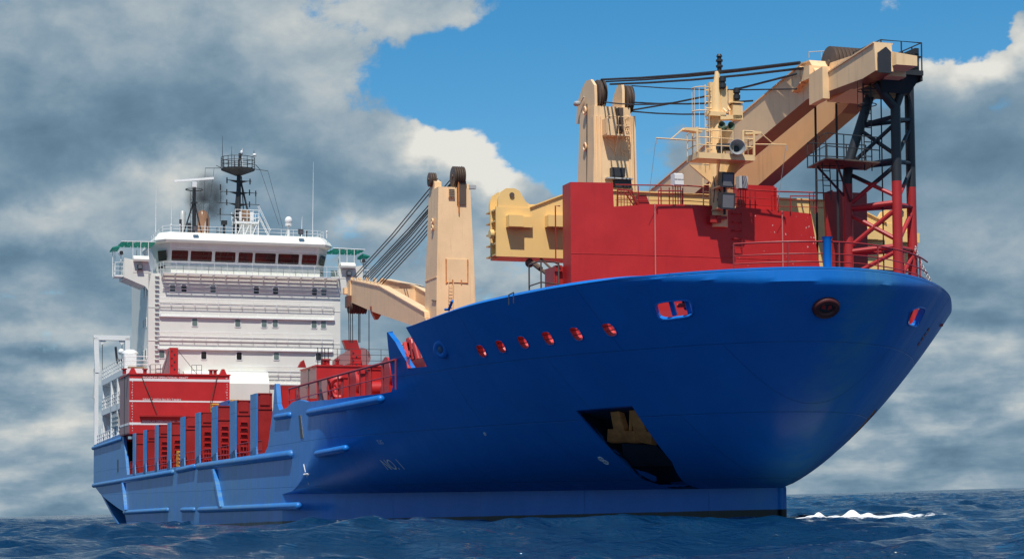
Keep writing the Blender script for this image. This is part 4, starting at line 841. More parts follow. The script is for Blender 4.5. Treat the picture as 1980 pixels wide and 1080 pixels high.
for (xa, ya_, xb, yb_) in ((223.5, 670, 227, 703), (249, 671, 252, 703)): a, b = S(xa, ya_, X=X3), S(xb, yb_, X=X3); mb = MB(); mb.rod(a, b, .12, 6); mb.build('davit_arm', dark, dv)
mb = MB(); mb.rod(S(225, 695, X=X3), S(281, 697, X=X3), .16, 6); mb.build('davit_arm', dark, dv)
mb = MB(); a = S(183, 715, X=X3); mb.tube([S(185, 712, X=X3), S(186, 740, X=X3), S(183, 770, X=X3)], [.22, .2, .25], 8); mb.build('davit_ram', steel, dv)
for k, (x, y) in enumerate(((207, 845), (200, 850), (213, 838))): q = C_(x, y, -10.6); mb = MB(); mb.tube([(q[0], q[1], 7.3), (q[0], q[1], 9.1)], .26, 10); mb.build('raft_canister', whitem if k else redd, sd_)
# ================================================================== deck cranes
def crane_column(xc, yc, z0, z1, wb, wt, name, label):
    mb = MB(); h = lambda w, z, e=0: [(xc-w/2, yc-w/2*.94, z), (xc+w/2, yc-w/2*.94, z), (xc+w/2, yc+w/2*.94, z), (xc-w/2, yc+w/2*.94, z)]
    rings = [h(wb, z0), h(wb, z0+(z1-z0)*.46), h(wb*.955, z0+(z1-z0)*.62), h(wt, z1)]
    n = 4; vs = [p for r in rings for p in r]; fs = [(i*n+k, i*n+(k+1) % n, (i+1)*n+(k+1) % n, (i+1)*n+k) for i in range(3) for k in range(n)]+[(3, 2, 1, 0), (12, 13, 14, 15)]
    mb.add(vs, fs); return mb
def sheave(par, c, R, w, n=1, gap=.04, ax=(0, 1, 0), mt=sheavem, name='sheave'):
    mb = MB(); ax = np.array(ax, float)
    for k in range(n):
        o = np.array(c, float)+ax*(k-(n-1)/2)*(w+gap)
        mb.tube([o-ax*w*.5, o-ax*w*.42, o-ax*w*.1, o+ax*w*.1, o+ax*w*.42, o+ax*w*.5], [R*.97, R, R*.9, R*.9, R, R*.97], 28)
    mb.tube([np.array(c)-ax*(n*(w+gap)/2+.06), np.array(c)+ax*(n*(w+gap)/2+.06)], R*.22, 12)
    return mb.build(name, mt, par, 35)
# -------- forward crane
XC2, YC2 = -36.5, 7.0
mb = crane_column(XC2, YC2, 6.3, 23.82, 2.9, 2.32, 'c', '')
XFc = XC2+1.18
fr = lambda x, y: S(x, y, X=XFc)
for x in (1149.5, 1156, 1163, 1216, 1222, 1227):                    # vertical stiffeners on the front
    a, b = fr(x-1.5, 225), fr(x+(2.5 if x > 1190 else 0), 350); mb.prism([(XFc-.4, a[1]-.05, a[2]), (XFc+.10, a[1]-.05, a[2]), (XFc+.10, a[1]+.05, a[2]), (XFc-.4, a[1]+.05, a[2])], (0.12, b[1]-a[1], 15.-a[2]))
# head cheeks
ck1 = S(1150, 184, X=XC2+.6)[1]-.02; ck2 = S(1203, 193, X=XC2+.6)[1]-.02
for yk, poly in ((ck1, [(1119, 240), (1121, 200), (1131, 170), (1138, 157), (1147, 154), (1154, 165), (1157, 185), (1156, 240)]), (ck2, [(1187, 235), (1190, 190), (1199, 165), (1206, 161), (1212, 172), (1213, 235)])):
    pc = [S(*q, Y=yk) for q in poly]; mb.prism([(min(p[0], XC2+1.05), yk-.16, p[2]) for p in pc], (0, .16, 0))
mb.hexa([(XC2+.3, fr(1165, 230)[1], 23.5), (XC2+1.1, fr(1165, 230)[1], 23.5), (XC2+1.1, fr(1178, 250)[1], 22.8), (XC2+.3, fr(1178, 250)[1], 22.8)], [(XC2+.3, fr(1166, 215)[1], 24.0), (XC2+1.1, fr(1166, 215)[1], 24.0), (XC2+1.1, fr(1172, 215)[1], 24.0), (XC2+.3, fr(1172, 215)[1], 24.0)])
crane2 = mb.build('crane', cream, ship, label='forward cream deck crane with its jib resting on the bow tower')
for x, y, w_, R in ((1158, 184, .26, .86), (1211, 193, .25, .82)):
    a = S(x, y, X=XC2+.6); sheave(crane2, (XC2+.6, a[1]+.03, a[2]), R, .17, 2)
# service platform with guard, ladder and gusset
yl, yr_ = fr(1165, 262)[1], fr(1209, 262)[1]; zp = fr(1187, 264)[2]
mb = MB(); mb.box(XFc, XFc+.75, yl, yr_, zp-.08, zp); mb.box(XFc+.7, XFc+.75, yl, fr(1183, 262)[1], zp, zp+.85); mb.box(XFc, XFc+.75, yl-.03, yl+.03, zp, zp+.9); pl = mb.build('service_platform', cream, crane2)
mb = MB(); mb.prism([(XFc+.02, yl+.05, zp-.08), (XFc+.02, yr_-.05, zp-.08), (XFc+.02, fr(1190, 301)[1], fr(1190, 301)[2])], (.12, 0, 0)); mb.prism([(XFc+.1, (yl+yr_)/2-.03, zp-.08), (XFc+.7, (yl+yr_)/2-.03, zp-.08), (XFc+.1, (yl+yr_)/2-.03, zp-1.0)], (0, .06, 0)); mb.build('platform_gusset', cream, crane2)
mb = MB(); mb.rail([(XFc+.72, yl, zp), (XFc+.72, yr_, zp), (XFc, yr_, zp)], 1.0, 2, .35, .025); mb.build('platform_railing', cream, crane2)
mb = MB(); p, q = fr(1203, 222), fr(1205, 262); mb.ladder((XFc+.65, p[1], p[2]), (XFc+.65, q[1], zp), (0, .3, 0), 6, .03); p, q = fr(1204, 285), fr(1207, 302); mb.ladder((XFc+.2, p[1], p[2]), (XFc+.2, q[1], q[2]), (0, .34, 0), 3, .03); mb.build('ladder', cream, crane2)
mb = MB(); mb.cbox((XFc+.2, fr(1196, 230)[1], zp+.9), (.35, .3, 1.4)); mb.cbox((XFc+.2, fr(1176, 256)[1], zp+.35), (.35, .35, .6)); mb.build('platform_gear', sheavem, crane2)
mb = MB(); q = fr(1190, 335); mb.cbox((XFc+.25, q[1], q[2]), (.5, .78, .5)); mb.build('cooler_unit', dark, crane2); mb = MB(); q = fr(1186, 347); mb.box(XFc, XFc+.55, fr(1168, 347)[1], fr(1218, 347)[1], q[2]-.04, q[2]+.04); mb.build('cooler_shelf', steel, crane2); mb = MB(); q = fr(1200, 357); mb.cbox((XFc+.2, q[1], q[2]), (.4, 1.0, .42)); mb.build('cooler_unit', dark, crane2)
Yst = YC2-1.12
mb = MB(); q = S(1133, 215, Y=Yst); mb.rod((XC2+.2, Yst-.05, 24.1), (XC2+.2, Yst-.15, 14), .03, 5); mb.build('conduit', dark, crane2)
for yy in (215, 285): q = S(1129, yy, Y=Yst-.1); mb = MB(); mb.torus((XC2+.0, Yst-.12, q[2]), (0, 1, 0), .2, .06, 14, 6); mb.build('side_pulley', cream, crane2)
mb = MB(); q = S(1122, 201, Y=Yst); mb.sphere((q[0], Yst-.2, q[2]), .22, 8, 5, (1.4, 1, .7)); mb.rod((q[0]+.6, Yst, q[2]+.3), q, .04, 4); mb.build('floodlight', steel, crane2)
# jib: two box girders joined at the head
def girder(par, yface, w, top, bot, name):
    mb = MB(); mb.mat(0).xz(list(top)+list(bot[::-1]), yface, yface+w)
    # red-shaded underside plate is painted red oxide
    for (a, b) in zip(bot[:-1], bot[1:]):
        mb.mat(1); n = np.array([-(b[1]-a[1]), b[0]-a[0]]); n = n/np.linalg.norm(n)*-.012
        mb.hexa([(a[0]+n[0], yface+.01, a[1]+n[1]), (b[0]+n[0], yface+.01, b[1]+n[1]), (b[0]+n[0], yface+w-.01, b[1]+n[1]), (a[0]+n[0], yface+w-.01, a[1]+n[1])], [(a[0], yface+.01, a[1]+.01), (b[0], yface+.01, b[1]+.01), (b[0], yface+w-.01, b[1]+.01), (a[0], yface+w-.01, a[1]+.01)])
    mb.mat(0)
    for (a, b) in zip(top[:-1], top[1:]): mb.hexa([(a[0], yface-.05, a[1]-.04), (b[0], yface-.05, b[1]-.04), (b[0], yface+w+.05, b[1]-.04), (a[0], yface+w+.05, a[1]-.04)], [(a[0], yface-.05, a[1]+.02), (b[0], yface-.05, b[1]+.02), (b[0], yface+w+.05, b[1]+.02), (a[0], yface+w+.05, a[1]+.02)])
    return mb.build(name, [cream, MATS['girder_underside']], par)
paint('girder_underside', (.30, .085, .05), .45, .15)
g = lambda x, y, Y: tuple(S(x, y, Y=Y)[[0, 2]])
YN, YF, GW = 5.2, 7.15, .79
t1, t2 = g(1325, 312, YN), g(1552, 122, YN); t3 = g(1578, 165, YN); tn = g(1690, 82, YN)
b1, b2, b3 = g(1345, 372, YN), g(1560, 192, YN), g(1668, 152, YN)
ext = lambda a, b, X: (X, a[1]+(b[1]-a[1])*(X-a[0])/(b[0]-a[0]))
topN = [ext(t1, t2, -34.4), t2, (t2[0]+.7, t2[1]-.05), g(1585, 150, YN), tn]
botN = [ext(b1, b2, -34.4), b2, b3, (tn[0]+.1, b3[1]+.1)]
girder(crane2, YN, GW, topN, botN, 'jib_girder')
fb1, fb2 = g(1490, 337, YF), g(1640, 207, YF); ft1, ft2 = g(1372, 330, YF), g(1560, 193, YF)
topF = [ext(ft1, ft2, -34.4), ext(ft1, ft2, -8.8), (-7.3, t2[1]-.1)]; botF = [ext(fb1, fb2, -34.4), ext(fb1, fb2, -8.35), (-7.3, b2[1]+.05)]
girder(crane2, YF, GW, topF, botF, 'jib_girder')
# lugs and cross head
mb = MB()
xk = t2[0]; mb.hexa([(xk+.2, YN-.25, t2[1]-.9), (xk+1.1, YN-.25, t2[1]-.9), (xk+1.1, YF+GW+.1, t2[1]-.9), (xk+.2, YF+GW+.1, t2[1]-.9)], [(xk+.2, YN-.25, t2[1]-.25), (xk+1.1, YN-.25, t2[1]-.35), (xk+1.1, YF+GW+.1, t2[1]-.35), (xk+.2, YF+GW+.1, t2[1]-.25)])
p = g(1555, 178, YN-.25); mb.xz([(xk-.55, t2[1]-.55), (xk+.25, t2[1]-.2), (xk+.25, t2[1]-.95), (xk-.5, t2[1]-1.2)], YN-.28, YN); q = g(1568, 170, YN-.3)
mb.build('jib_crosshead', cream, crane2); mb = MB(); a = g(1564, 145, YN-.3); b = g(1591, 190, YN-.3); mb.xz([(a[0], a[1]), (b[0], a[1]+.1), (b[0], b[1]), (a[0], b[1]-.05)], YN-.3, YN+.02)
mb.build('jib_lug', cream, crane2); mb = MB()
xh1 = tn[0]; h0, h1 = tn[1], b3[1]; YT = S(1766, 110, X=xh1)[1]
y1c = S(1713, 110, X=xh1)[1]

mb.hexa([(-7.4, YN+GW-.02, h1), (xh1-.6, YN+.45, h1+.1), (xh1-.6, YT, h1+.1), (-7.4, YF+GW, h1)], [(-7.4, YN+GW-.02, t2[1]-.15), (xh1-.6, YN+.45, h0-.04), (xh1-.6, YT, h0-.32), (-7.4, YF+GW, t2[1]-.15)])
mb.build('jib_head', cream, crane2); mb = MB(); mb.hexa([(xh1-.62, y1c, h1+.3), (xh1+.3, y1c+.3, h1+.35), (xh1+.3, YT, h1+.35), (xh1-.62, YT, h1+.3)], [(xh1-.62, y1c, h0-.1), (xh1+.3, y1c+.3, h0-.42), (xh1+.3, YT, h0-.5), (xh1-.62, YT, h0-.3)])
mb.build('jib_tip_block', cream, crane2)
mb = MB(); mb.prism([(xh1+.14, YN+.06, h1+.0), (xh1+.14, y1c+.1, h1+.0), (xh1+.14, y1c+.1, h0-.4), (xh1+.14, y1c-.12, h0-.2), (xh1+.14, YN+.06, h0-.45)], (.1, 0, 0)); mb.build('head_recess', dark, crane2)
# rope sheaves between the girders at the kink
q = S(1588, 135, Y=(YN+YF+GW)/2); sheave(crane2, (xk+.9, (YN+YF+GW)/2+.1, t2[1]-.15), .72, .15, 8, .03, name='head_sheave')
mb = MB(); mb.rail([(xk+.2, YN+.2, t2[1]+.2), (xk+.9, YF+.9, t2[1]+.35)], .25, 1, .5, .02); mb.build('sheave_guard', steel, crane2)
# under-jib gear
mb = MB(); q = S(1628, 187, Y=6.6); mb.rod(q+[-.4, 0, 0], q+[.9, .3, .1], .22, 10); mb.cbox((q[0], q[1], q[2]+.15), (1.4, 1.6, .25)); mb.build('lower_block', tan, crane2)
for x, y0_, y1_ in ((1576, 180, 400), (1617, 200, 400)):
    mb = MB(); a = S(x, y0_, Y=6.2); b = S(x, y1_, Y=6.2); mb.rod(a, (a[0], a[1], 9), .055, 6); mb.build('hanging_rope', rope, crane2)
mb = MB(); mb.rod(S(1460, 262, Y=6.5), S(1655, 150, Y=6.5), .04, 5); mb.build('hanging_rope', rope, crane2)
mb = MB(); a = S(1704, 225, Y=7); mb.rod((a[0], 7, 18.2), (a[0], 7, 9), .03, 5); mb.build('hanging_rope', rope, crane2)
# luffing ropes column head -> jib head
he = lambda x, y, Y: S(x, y, Y=Y)
lines = [((1163, 154), (1546, 121), 4.0, .065), ((1172, 158), (1546, 123), 4.1, .05), ((1180, 163), (1552, 132), 4.3, .06), ((1222, 166), (1540, 172), 5.9, .035), ((1222, 198), (1455, 195), 5.2, .05), ((1222, 213), (1540, 143), 5.0, .05), ((1222, 215.5), (1432, 218), 5.6, .045), ((1166, 197), (1300, 199), 4.2, .04)]
for (a, b, Y, r) in lines:
    A = S(*a, X=XC2+.9); B = S(*b, X=xk+.6 if b[0] > 1500 else -18.3)
    mid = (A+B)/2-[0, 0, .12]; mb = MB(); mb.tube([A, A*.75+B*.25-[0, 0, .09], mid, A*.25+B*.75-[0, 0, .09], B], r, 6); mb.build('luffing_rope', rope, crane2)
# -------- aft crane
XC1, YC1 = -61.3, 5.0
mb = crane_column(XC1, YC1, 6.3, 23.0, 3.0, 2.42, 'c', '')
XF1 = XC1+1.3
f1 = lambda x, y: S(x, y, X=XF1)
yy0, yy1 = YC1-1.1, YC1+1.1
mb.xz([(XC1-1.15, 22.9), (XC1+.1, 22.9), (XC1+.1, 23.5), (XC1-.6, 23.75), (XC1-1.1, 23.6)], yy0, yy0+.5); mb.xz([(XC1-.2, 22.8), (XC1+1.15, 22.9), (XC1+1.1, 23.3), (XC1-.2, 23.3)], yy1-.5, yy1)
crane1 = mb.build('crane', cream, ship, label='aft cream deck crane with its jib lowered towards the bridge')
sheave(crane1, (XC1-.6, f1(850, 344)[1], 23.75), .5, .13, 3, .03); sheave(crane1, (XC1+.85, f1(889, 340)[1], f1(889, 340)[2]), .72, .13, 5, .03)
mb = MB(); a, b, z0_, z1_ = f1(884, 360)[1], f1(901, 360)[1], f1(890, 396)[2], f1(890, 350)[2]; mb.box(XF1-.12, XF1+.04, a, b, z0_, z1_); mb.build('rope_slot', sheavem, crane1)
mb = MB(); mb.rod((XF1+.05, f1(886.5, 345)[1], z1_+.5), (XF1+.08, f1(886.5, 345)[1], f1(886, 412)[2]), .045, 5); mb.build('rope_lead', rust, crane1)
mb = MB(); a, b = f1(867, 382), f1(879, 363); mb.box(XF1, XF1+.06, a[1], b[1], a[2], b[2]); lv = mb.build('louvre_vent', cream, crane1)
mb = MB(); [mb.box(XF1+.05, XF1+.09, a[1]+.03, b[1]-.03, a[2]+.05+k*.12, a[2]+.1+k*.12) for k in range(int((b[2]-a[2])/.12))]; mb.build('vent_slats', sheavem, lv)
mb = MB(); a, b = f1(861.5, 546), f1(903, 502); mb.box(XF1+.05, XF1+.14, a[1], b[1], a[2], b[2]); ac = mb.build('access_hatch', cream, crane1)
mb = MB(); mb.tube([(XF1+.16, a[1], b[2]), (XF1+.16, a[1], a[2]), (XF1+.16, b[1], a[2]), (XF1+.16, b[1], b[2])], .05, 6); [mb.rod((XF1+.15, a[1]+(b[1]-a[1])*k, a[2]-.1), (XF1+.15, a[1]+(b[1]-a[1])*k, a[2]+.2), .05, 5) for k in (0, .3, .7)]; mb.build('hatch_frame', rust, ac)
mb = MB(); p, q = f1(870, 546), f1(868.5, 606); mb.ladder((XF1+.25, p[1], p[2]), (XF1+.25, q[1], q[2]), (0, .34, 0), 9, .03); mb.build('ladder', cream, crane1)
mb = MB(); mb.box(XC1-1.5, XC1+1.4, yy0-.28, yy1+.28, 16.75, 16.82); mb.build('weld_band', cream, crane1)
for y_ in (424, 437): q = S(845, y_, Y=YC1-1.25); mb = MB(); mb.torus((XC1+.3, YC1-1.33, q[2]), (0, 1, 0), .16, .06, 12, 6); mb.build('side_pulley', cream, crane1)
mb = MB(); q = f1(911, 358); mb.cbox((XF1-.2, YC1+1.3, q[2]-.1), (.3, .5, .25)); mb.build('floodlight', steel, crane1)
mb = MB(); a = f1(838, 430)[1]; mb.rod(S(835, 580, Y=YC1-1.42), S(843, 582, Y=YC1-1.42), .05, 4); mb.build('side_bracket', sheavem, crane1)
# jib of the aft crane, heel at the column foot, pointing aft
YA, YB = 3.3, 5.9
gt = [g(822, 603, YA), g(735, 553, YA), g(680, 541, YA), g(674, 543, YA)]; gb = [g(806, 632, YA), g(725, 604, YA), g(676, 583, YA), g(673, 560, YA)]
ex = lambda a, b, X: (X, a[1]+(b[1]-a[1])*(X-a[0])/(b[0]-a[0]))
gt = [(-61.5, gt[0][1]-.4)]+gt; gb = [(-61.5, gb[0][1]-.2)]+gb
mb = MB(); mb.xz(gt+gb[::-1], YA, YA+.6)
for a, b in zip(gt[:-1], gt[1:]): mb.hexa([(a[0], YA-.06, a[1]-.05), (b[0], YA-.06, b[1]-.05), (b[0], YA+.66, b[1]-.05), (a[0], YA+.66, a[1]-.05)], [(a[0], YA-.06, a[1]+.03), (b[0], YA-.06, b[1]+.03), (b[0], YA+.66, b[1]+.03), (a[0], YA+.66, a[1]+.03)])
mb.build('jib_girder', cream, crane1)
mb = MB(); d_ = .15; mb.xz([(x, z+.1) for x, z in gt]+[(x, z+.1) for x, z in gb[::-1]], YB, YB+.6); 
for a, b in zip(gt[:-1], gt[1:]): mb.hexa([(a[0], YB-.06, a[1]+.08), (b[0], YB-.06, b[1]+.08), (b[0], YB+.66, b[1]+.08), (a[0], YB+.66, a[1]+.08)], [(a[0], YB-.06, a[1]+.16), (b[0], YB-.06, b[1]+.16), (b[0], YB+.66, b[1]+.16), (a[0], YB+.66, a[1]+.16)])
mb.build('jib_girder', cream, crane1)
xt, zt4 = gt[-1]; mb = MB(); mb.box(xt-.3, xt+.9, YA-.1, YB+.7, gb[-2][1]+.1, zt4-.1); mb.build('jib_cross_beam', cream, crane1); mb = MB(); mb.cbox((xt-.3, YA-.1, gb[-1][1]-.1), (.6, .5, .5)); mb.build('jib_tip_box', cream, crane1); mb = MB(); mb.box(gt[2][0]-.5, gt[2][0]+.5, YA+.5, YB+.1, gb[2][1]+.2, gt[2][1]-.2); mb.build('jib_head', cream, crane1)
for k in range(5): mb = MB(); yk = YA+.2+k*.62; mb.cbox((xt+.35, yk, zt4+.12), (.35, .2, .26)); mb.build('rope_anchor', cream, crane1)
mb = MB(); mb.rail([(gt[3][0], YA+.1, gt[3][1]), (gt[2][0], YA+.1, gt[2][1])], .18, 1, 1.2, .03); mb.build('jib_handrail', cream, crane1)
hb = S(690, 592, X=xt+.4); sheave(crane1, (xt+.5, hb[1], hb[2]), .62, .2, 6, .04, name='hook_sheave')
mb = MB(); mb.box(xt-.1, xt+1.0, hb[1]-.85, hb[1]+.75, hb[2]-.1, hb[2]+.8); mb.build('hook_sheave_housing', paint('dark_brown_housing', (.12, .05, .035), .5, .3), crane1)
q = S(726, 604, Y=YA+.4); mb = MB(); mb.prism([(q[0], q[1]-.45, q[2]+.45), (q[0], q[1]+.45, q[2]+.45), (q[0], q[1]+.4, q[2]-.1), (q[0], q[1]+.1, q[2]-.55), (q[0], q[1]-.1, q[2]-.55), (q[0], q[1]-.4, q[2])], (.5, 0, 0)); mb.build('boom_rest_shoe', orange, crane1)
for xa, xb in ((674, 675), (677, 678), (681.5, 682), (693.5, 693.5), (696, 696), (713.5, 713.5)):
    a = S(xa, 585 if xa < 710 else 598, X=xt+.5); b = S(xb, 662 if xb < 710 else 690, X=xt+.5); mb = MB(); mb.rod(a, b, .035, 5); mb.build('hoist_rope', rope, crane1)
# luffing ropes of the aft crane
for k, ((xa, ya_), (xb, yb_)) in enumerate((((846, 346), (683, 536)), ((851, 349), (688, 537)), ((893, 322), (702, 536)), ((888, 335), (706, 537)), ((886, 340), (710, 537)), ((884, 345), (714, 538)), ((884, 350), (717, 540)), ((888, 355), (722, 543)), ((890, 360), (727, 548)), ((892, 366), (731, 551)), ((893, 372), (735, 553)))):
    A = S(xa, ya_, X=XC1-.9 if k < 2 else XC1-1.0); B = S(xb, yb_, X=xt+.4 if k < 7 else xt+2.5); mb = MB(); mb.tube([A, (A+B)/2-[0, 0, .18], B], .042, 5); mb.build('luffing_rope', rope, crane1)
# ================================================================== forecastle: red house, foremast, tower, rails
XW = -8.0
w8 = lambda x, y: tuple(S(x, y, X=XW)[1:])
top = [w8(1109, 349), w8(1188, 352), w8(1190, 398)]+[w8(x, y) for x, y in ((1263, 394), (1340, 395.5), (1440, 401), (1500, 405.5), (1560, 410), (1592, 413))]
yR, zR = top[-1]
pts = [(top[0][0], 6.1)]+top+[(w8(1612, 520)[0]+.1, 6.1)]
mb = MB(); n = len(pts)
curve = lambda y: XW-.018*(y-.5)**2*.6                                  # slightly bowed front
yy_ = np.linspace(pts[0][0], pts[-1][0], 25)
def topz(y): return float(np.interp(y, [p[0] for p in top], [p[1] for p in top]))
ys_ = sorted(set(list(yy_)+[top[1][0], top[1][0]+.004, top[2][0]]))
ys_ = [y for y in ys_ if y <= yR]+[pts[-1][0]]
fr_ = []; 
for y in ys_: z = topz(y) if y <= yR else 8.2; fr_.append((y, z))
f0 = [(curve(y), y, 6.1) for y, z in fr_]; f1_ = [(curve(y), y, max(z, 6.11)) for y, z in fr_]; b0 = [(XW-1.35, y, 6.1) for y, z in fr_]; b1_ = [(XW-1.35, y, max(z, 6.11)) for y, z in fr_]
m_ = len(fr_); vs = f0+f1_+b1_+b0
fs = [(i+r*m_, i+1+r*m_, i+1+(r+1)*m_, i+(r+1)*m_) for r in range(3) for i in range(m_-1)]+[(0, m_, 2*m_, 3*m_)]
mb.add(vs, fs)
fh = mb.build('forecastle_house', hred, ship, 25, label='curved red house front on the bow deck')
zl = w8(1267, 493)[1]
mb = MB(); mb.tube([(curve(y)+.005, y, w8(1110, 392)[1] if False else zl-.0) for y in np.linspace(top[0][0], yR+.2, 14)], .012, 4); mb.build('weld_seam', red, fh)
for x in (1267, 1515):
    y_ = w8(x, 470)[0]; mb = MB(); mb.rod((curve(y_)+.06, y_, 8.4), (curve(y_)+.06, y_, topz(y_)), .028, 6); mb.build('pale_pipe', paint('pale_pipe_pink', (.52, .2, .18), .5), fh)
# house gear: side box, sloping plate, dark inner panel, block on top
mb = MB(); q0, q1 = S(1062, 555, Y=-5.6), S(1092, 505, Y=-5.6); mb.box(-10.6, -9.4, -5.75, -5.0, 6.1, 11.3); mb.build('side_locker', redd, fh)
mb = MB(); a, b, c, d = w8(1596, 372), w8(1612, 366), w8(1640, 520), w8(1614, 520); mb.yz([a, b, (c[0], 6.1), (d[0], 6.1)], XW-.25, XW-.1); mb.build('sloping_wing_plate', redd, fh)
mb = MB(); a, b = S(1600, 370, X=-9.6), S(1675, 372, X=-9.6); mb.box(-9.7, -9.55, a[1], b[1], 6.1, a[2]); mb.build('back_panel', redd, fh)
mb = MB(); a, b = S(1425, 356, X=-8.9), S(1498, 356, X=-8.9); mb.box(-9.3, -8.9, a[1], b[1], 13.6, a[2]); mb.box(-9.3, -8.7, b[1]-.05, b[1], 13.6, a[2]-.1); mb.build('vent_house', red, fh)
mb = MB(); a = S(1240, 386, X=-8.6); mb.hexa([(-8.9, a[1]-.25, 13.7), (-8.3, a[1]-.25, 13.7), (-8.3, a[1]+.35, 13.7), (-8.9, a[1]+.35, 13.7)], [(-8.9, a[1]-.25, a[2]+.15), (-8.3, a[1]-.25, a[2]+.15), (-8.3, a[1]+.1, a[2]+.15), (-8.9, a[1]+.1, a[2]+.15)]); mb.build('vent_cowl', redd, fh)
# rails on the house top
def hx(x, y, X=-8.25): return S(x, y, X=X)
mb = MB()
pp = [hx(x, y) for x, y in ((1190, 357), (1330, 359), (1376, 362.5))]; mb.tube(pp, .03, 6); pp2 = [hx(x, y) for x, y in ((1412, 364.5), (1500, 370), (1600, 373))]; mb.tube(pp2, .03, 6)
for k, q in enumerate((2, 1)): pass
for x in (1234, 1278, 1294, 1320, 1450, 1460, 1565, 1573, 1595): 
    yt_ = 358+ (x-1190)*.042; a = hx(x, yt_); mb.rod(a, (a[0], a[1], topz(min(a[1], yR))), .026, 5)
for dz in (.34, .64):
    mb.tube([p-[0, 0, dz] for p in pp], .016, 5); mb.tube([p-[0, 0, dz] for p in pp2], .016, 5)
for xa, xb, yt_ in ((1273, 1318, 369), (1492, 1505, 378), (1528, 1580, 379)):
    a, b = hx(xa, yt_, -8.1), hx(xb, yt_, -8.1); z0_ = topz(min(a[1], yR)); mb.tube([(a[0], a[1], z0_), a, b, (b[0], b[1], z0_)], .028, 6)
mb.build('house_railing', redd, fh)
mb = MB(); a, b = hx(1194, 366), hx(1222, 369); z0_ = topz(a[1]+.2); mb.tube([(a[0], a[1]-.02, z0_), a, b, (b[0], b[1]+.25, z0_)], .04, 6); mb.ladder((-8.4, b[1]-.2, b[2]), (-8.4, b[1]+.3, z0_), (.4, 0, 0), 4, .03); mb.rail([(-8.2, a[1], z0_), (-8.2, b[1]-.1, z0_)], .65, 4, .15, .015); mb.build('hatch_ladder_rail', redd, fh)
mb = MB(); a, b = S(1104, 378, X=-9.2), S(1090, 385, X=-9.6); mb.tube([(-9.2, -5.55, 13.8), (-9.2, -5.75, 13.8), (-9.2, -5.75, 11.4), (-9.2, -5.55, 11.3)], .03, 5); mb.build('side_hand_rail', redd, fh)
# ladder rungs on the front right of the mast
yl2 = w8(1424, 440)[0]
mb = MB()
for k in range(5):
    z = w8(1425, 413)[1]-.36*k; mb.tube([(curve(yl2), yl2-.2, z), (curve(yl2)+.14, yl2-.2, z), (curve(yl2)+.14, yl2+.2, z), (curve(yl2), yl2+.2, z)], .02, 5)
mb.rod((curve(yl2)+.14, yl2+.2, w8(1425, 413)[1]), (curve(yl2)+.14, yl2+.2, w8(1425, 413)[1]-1.44), .012, 4)
mb.build('rung_ladder', redd, fh)
# ---------- foremast
XF0 = -8.15
fm = lambda x, y, X=XF0: S(x, y, X=X)
yb0, yb1 = fm(1372, 350)[1], fm(1405, 350)[1]; yc = (yb0+yb1)/2; rt = (yb1-yb0)/2
zt = fm(1390, 150)[2]; zp = fm(1390, 301, XF0)[2]
mb = MB(); mb.tube([(XF0, yc, 13.0), (XF0, yc, zp-.2), (XF0, yc+.0, zp+.3)], [rt, rt*.96, rt*.8], 16)
yq = fm(1378, 230)[1]
mb.box(XF0-.12, XF0+.10, yq-.16, yq+.05, zp, fm(1378, 160)[2]); mb.tube([(XF0, yc, zp), (XF0, yc, zt-.3), (XF0, yc+.02, zt+.25)], [.24, .17, .1], 12)
mb.box(XF0-.1, XF0+.2, fm(1395, 200)[1]-.1, fm(1403, 200)[1], fm(1395, 220)[2], fm(1395, 168)[2])
fmast = mb.build('foremast', mcream, ship, label='cream signal mast with horn platform in front of the red house')
p0_ = zp; ya_, yb_ = fm(1348, 305, -6.6)[1], fm(1456, 305, -6.6)[1]
mb = MB(); zb2 = fm(1400, 309, -6.6)[2]; zt2 = zb2+.24
mb.box(-7.6, -6.5, ya_, yb_, zb2, zb2+.05); mb.box(-6.52, -6.46, ya_, yb_, zb2, zt2); mb.box(-7.6, -6.46, ya_-.03, ya_+.02, zb2, zt2); mb.box(-7.6, -6.46, yb_-.02, yb_+.03, zb2, zt2)
plat = mb.build('mast_platform', mcream, fmast)
mb = MB()
for yk in (yc-.45, yc+.45): mb.prism([(XF0+.2, yc+(yk-yc)*.4, zb2), (-6.7, yk*1.3-yc*.3, zb2), (XF0+.25, yc+(yk-yc)*.4, zb2-.8)], (0, .05, 0))
mb.add([(XF0, ya_+.3, zb2), (XF0, yb_-.3, zb2), (XF0, yc, zb2-1.0), (XF0+.1, ya_+.3, zb2), (XF0+.1, yb_-.3, zb2), (XF0+.1, yc, zb2-1.0)], [(0, 1, 2), (3, 5, 4), (0, 2, 5, 3), (1, 4, 5, 2)]); mb.build('platform_bracket', mcream, fmast)
mb = MB(); mb.rail([(-7.6, ya_, zt2), (-6.5, ya_, zt2), (-6.5, yc-.05, zt2)], .95, 3, .55, .022); mb.tube([(-6.5, ya_-.02, zt2), (-6.5, ya_-.02, zt2+1.05)], .05, 6)
mb.rail([(-6.5, yb_-.5, zt2), (-6.5, yb_, zt2), (-7.6, yb_, zt2)], 1.0, 3, .5, .026); mb.cbox((-6.5, yb_, zt2+.5), (.08, .08, 1.0)); mb.cbox((-6.5, yb_-.5, zt2+.5), (.08, .08, 1.0)); mb.build('platform_railing', mcream, fmast)
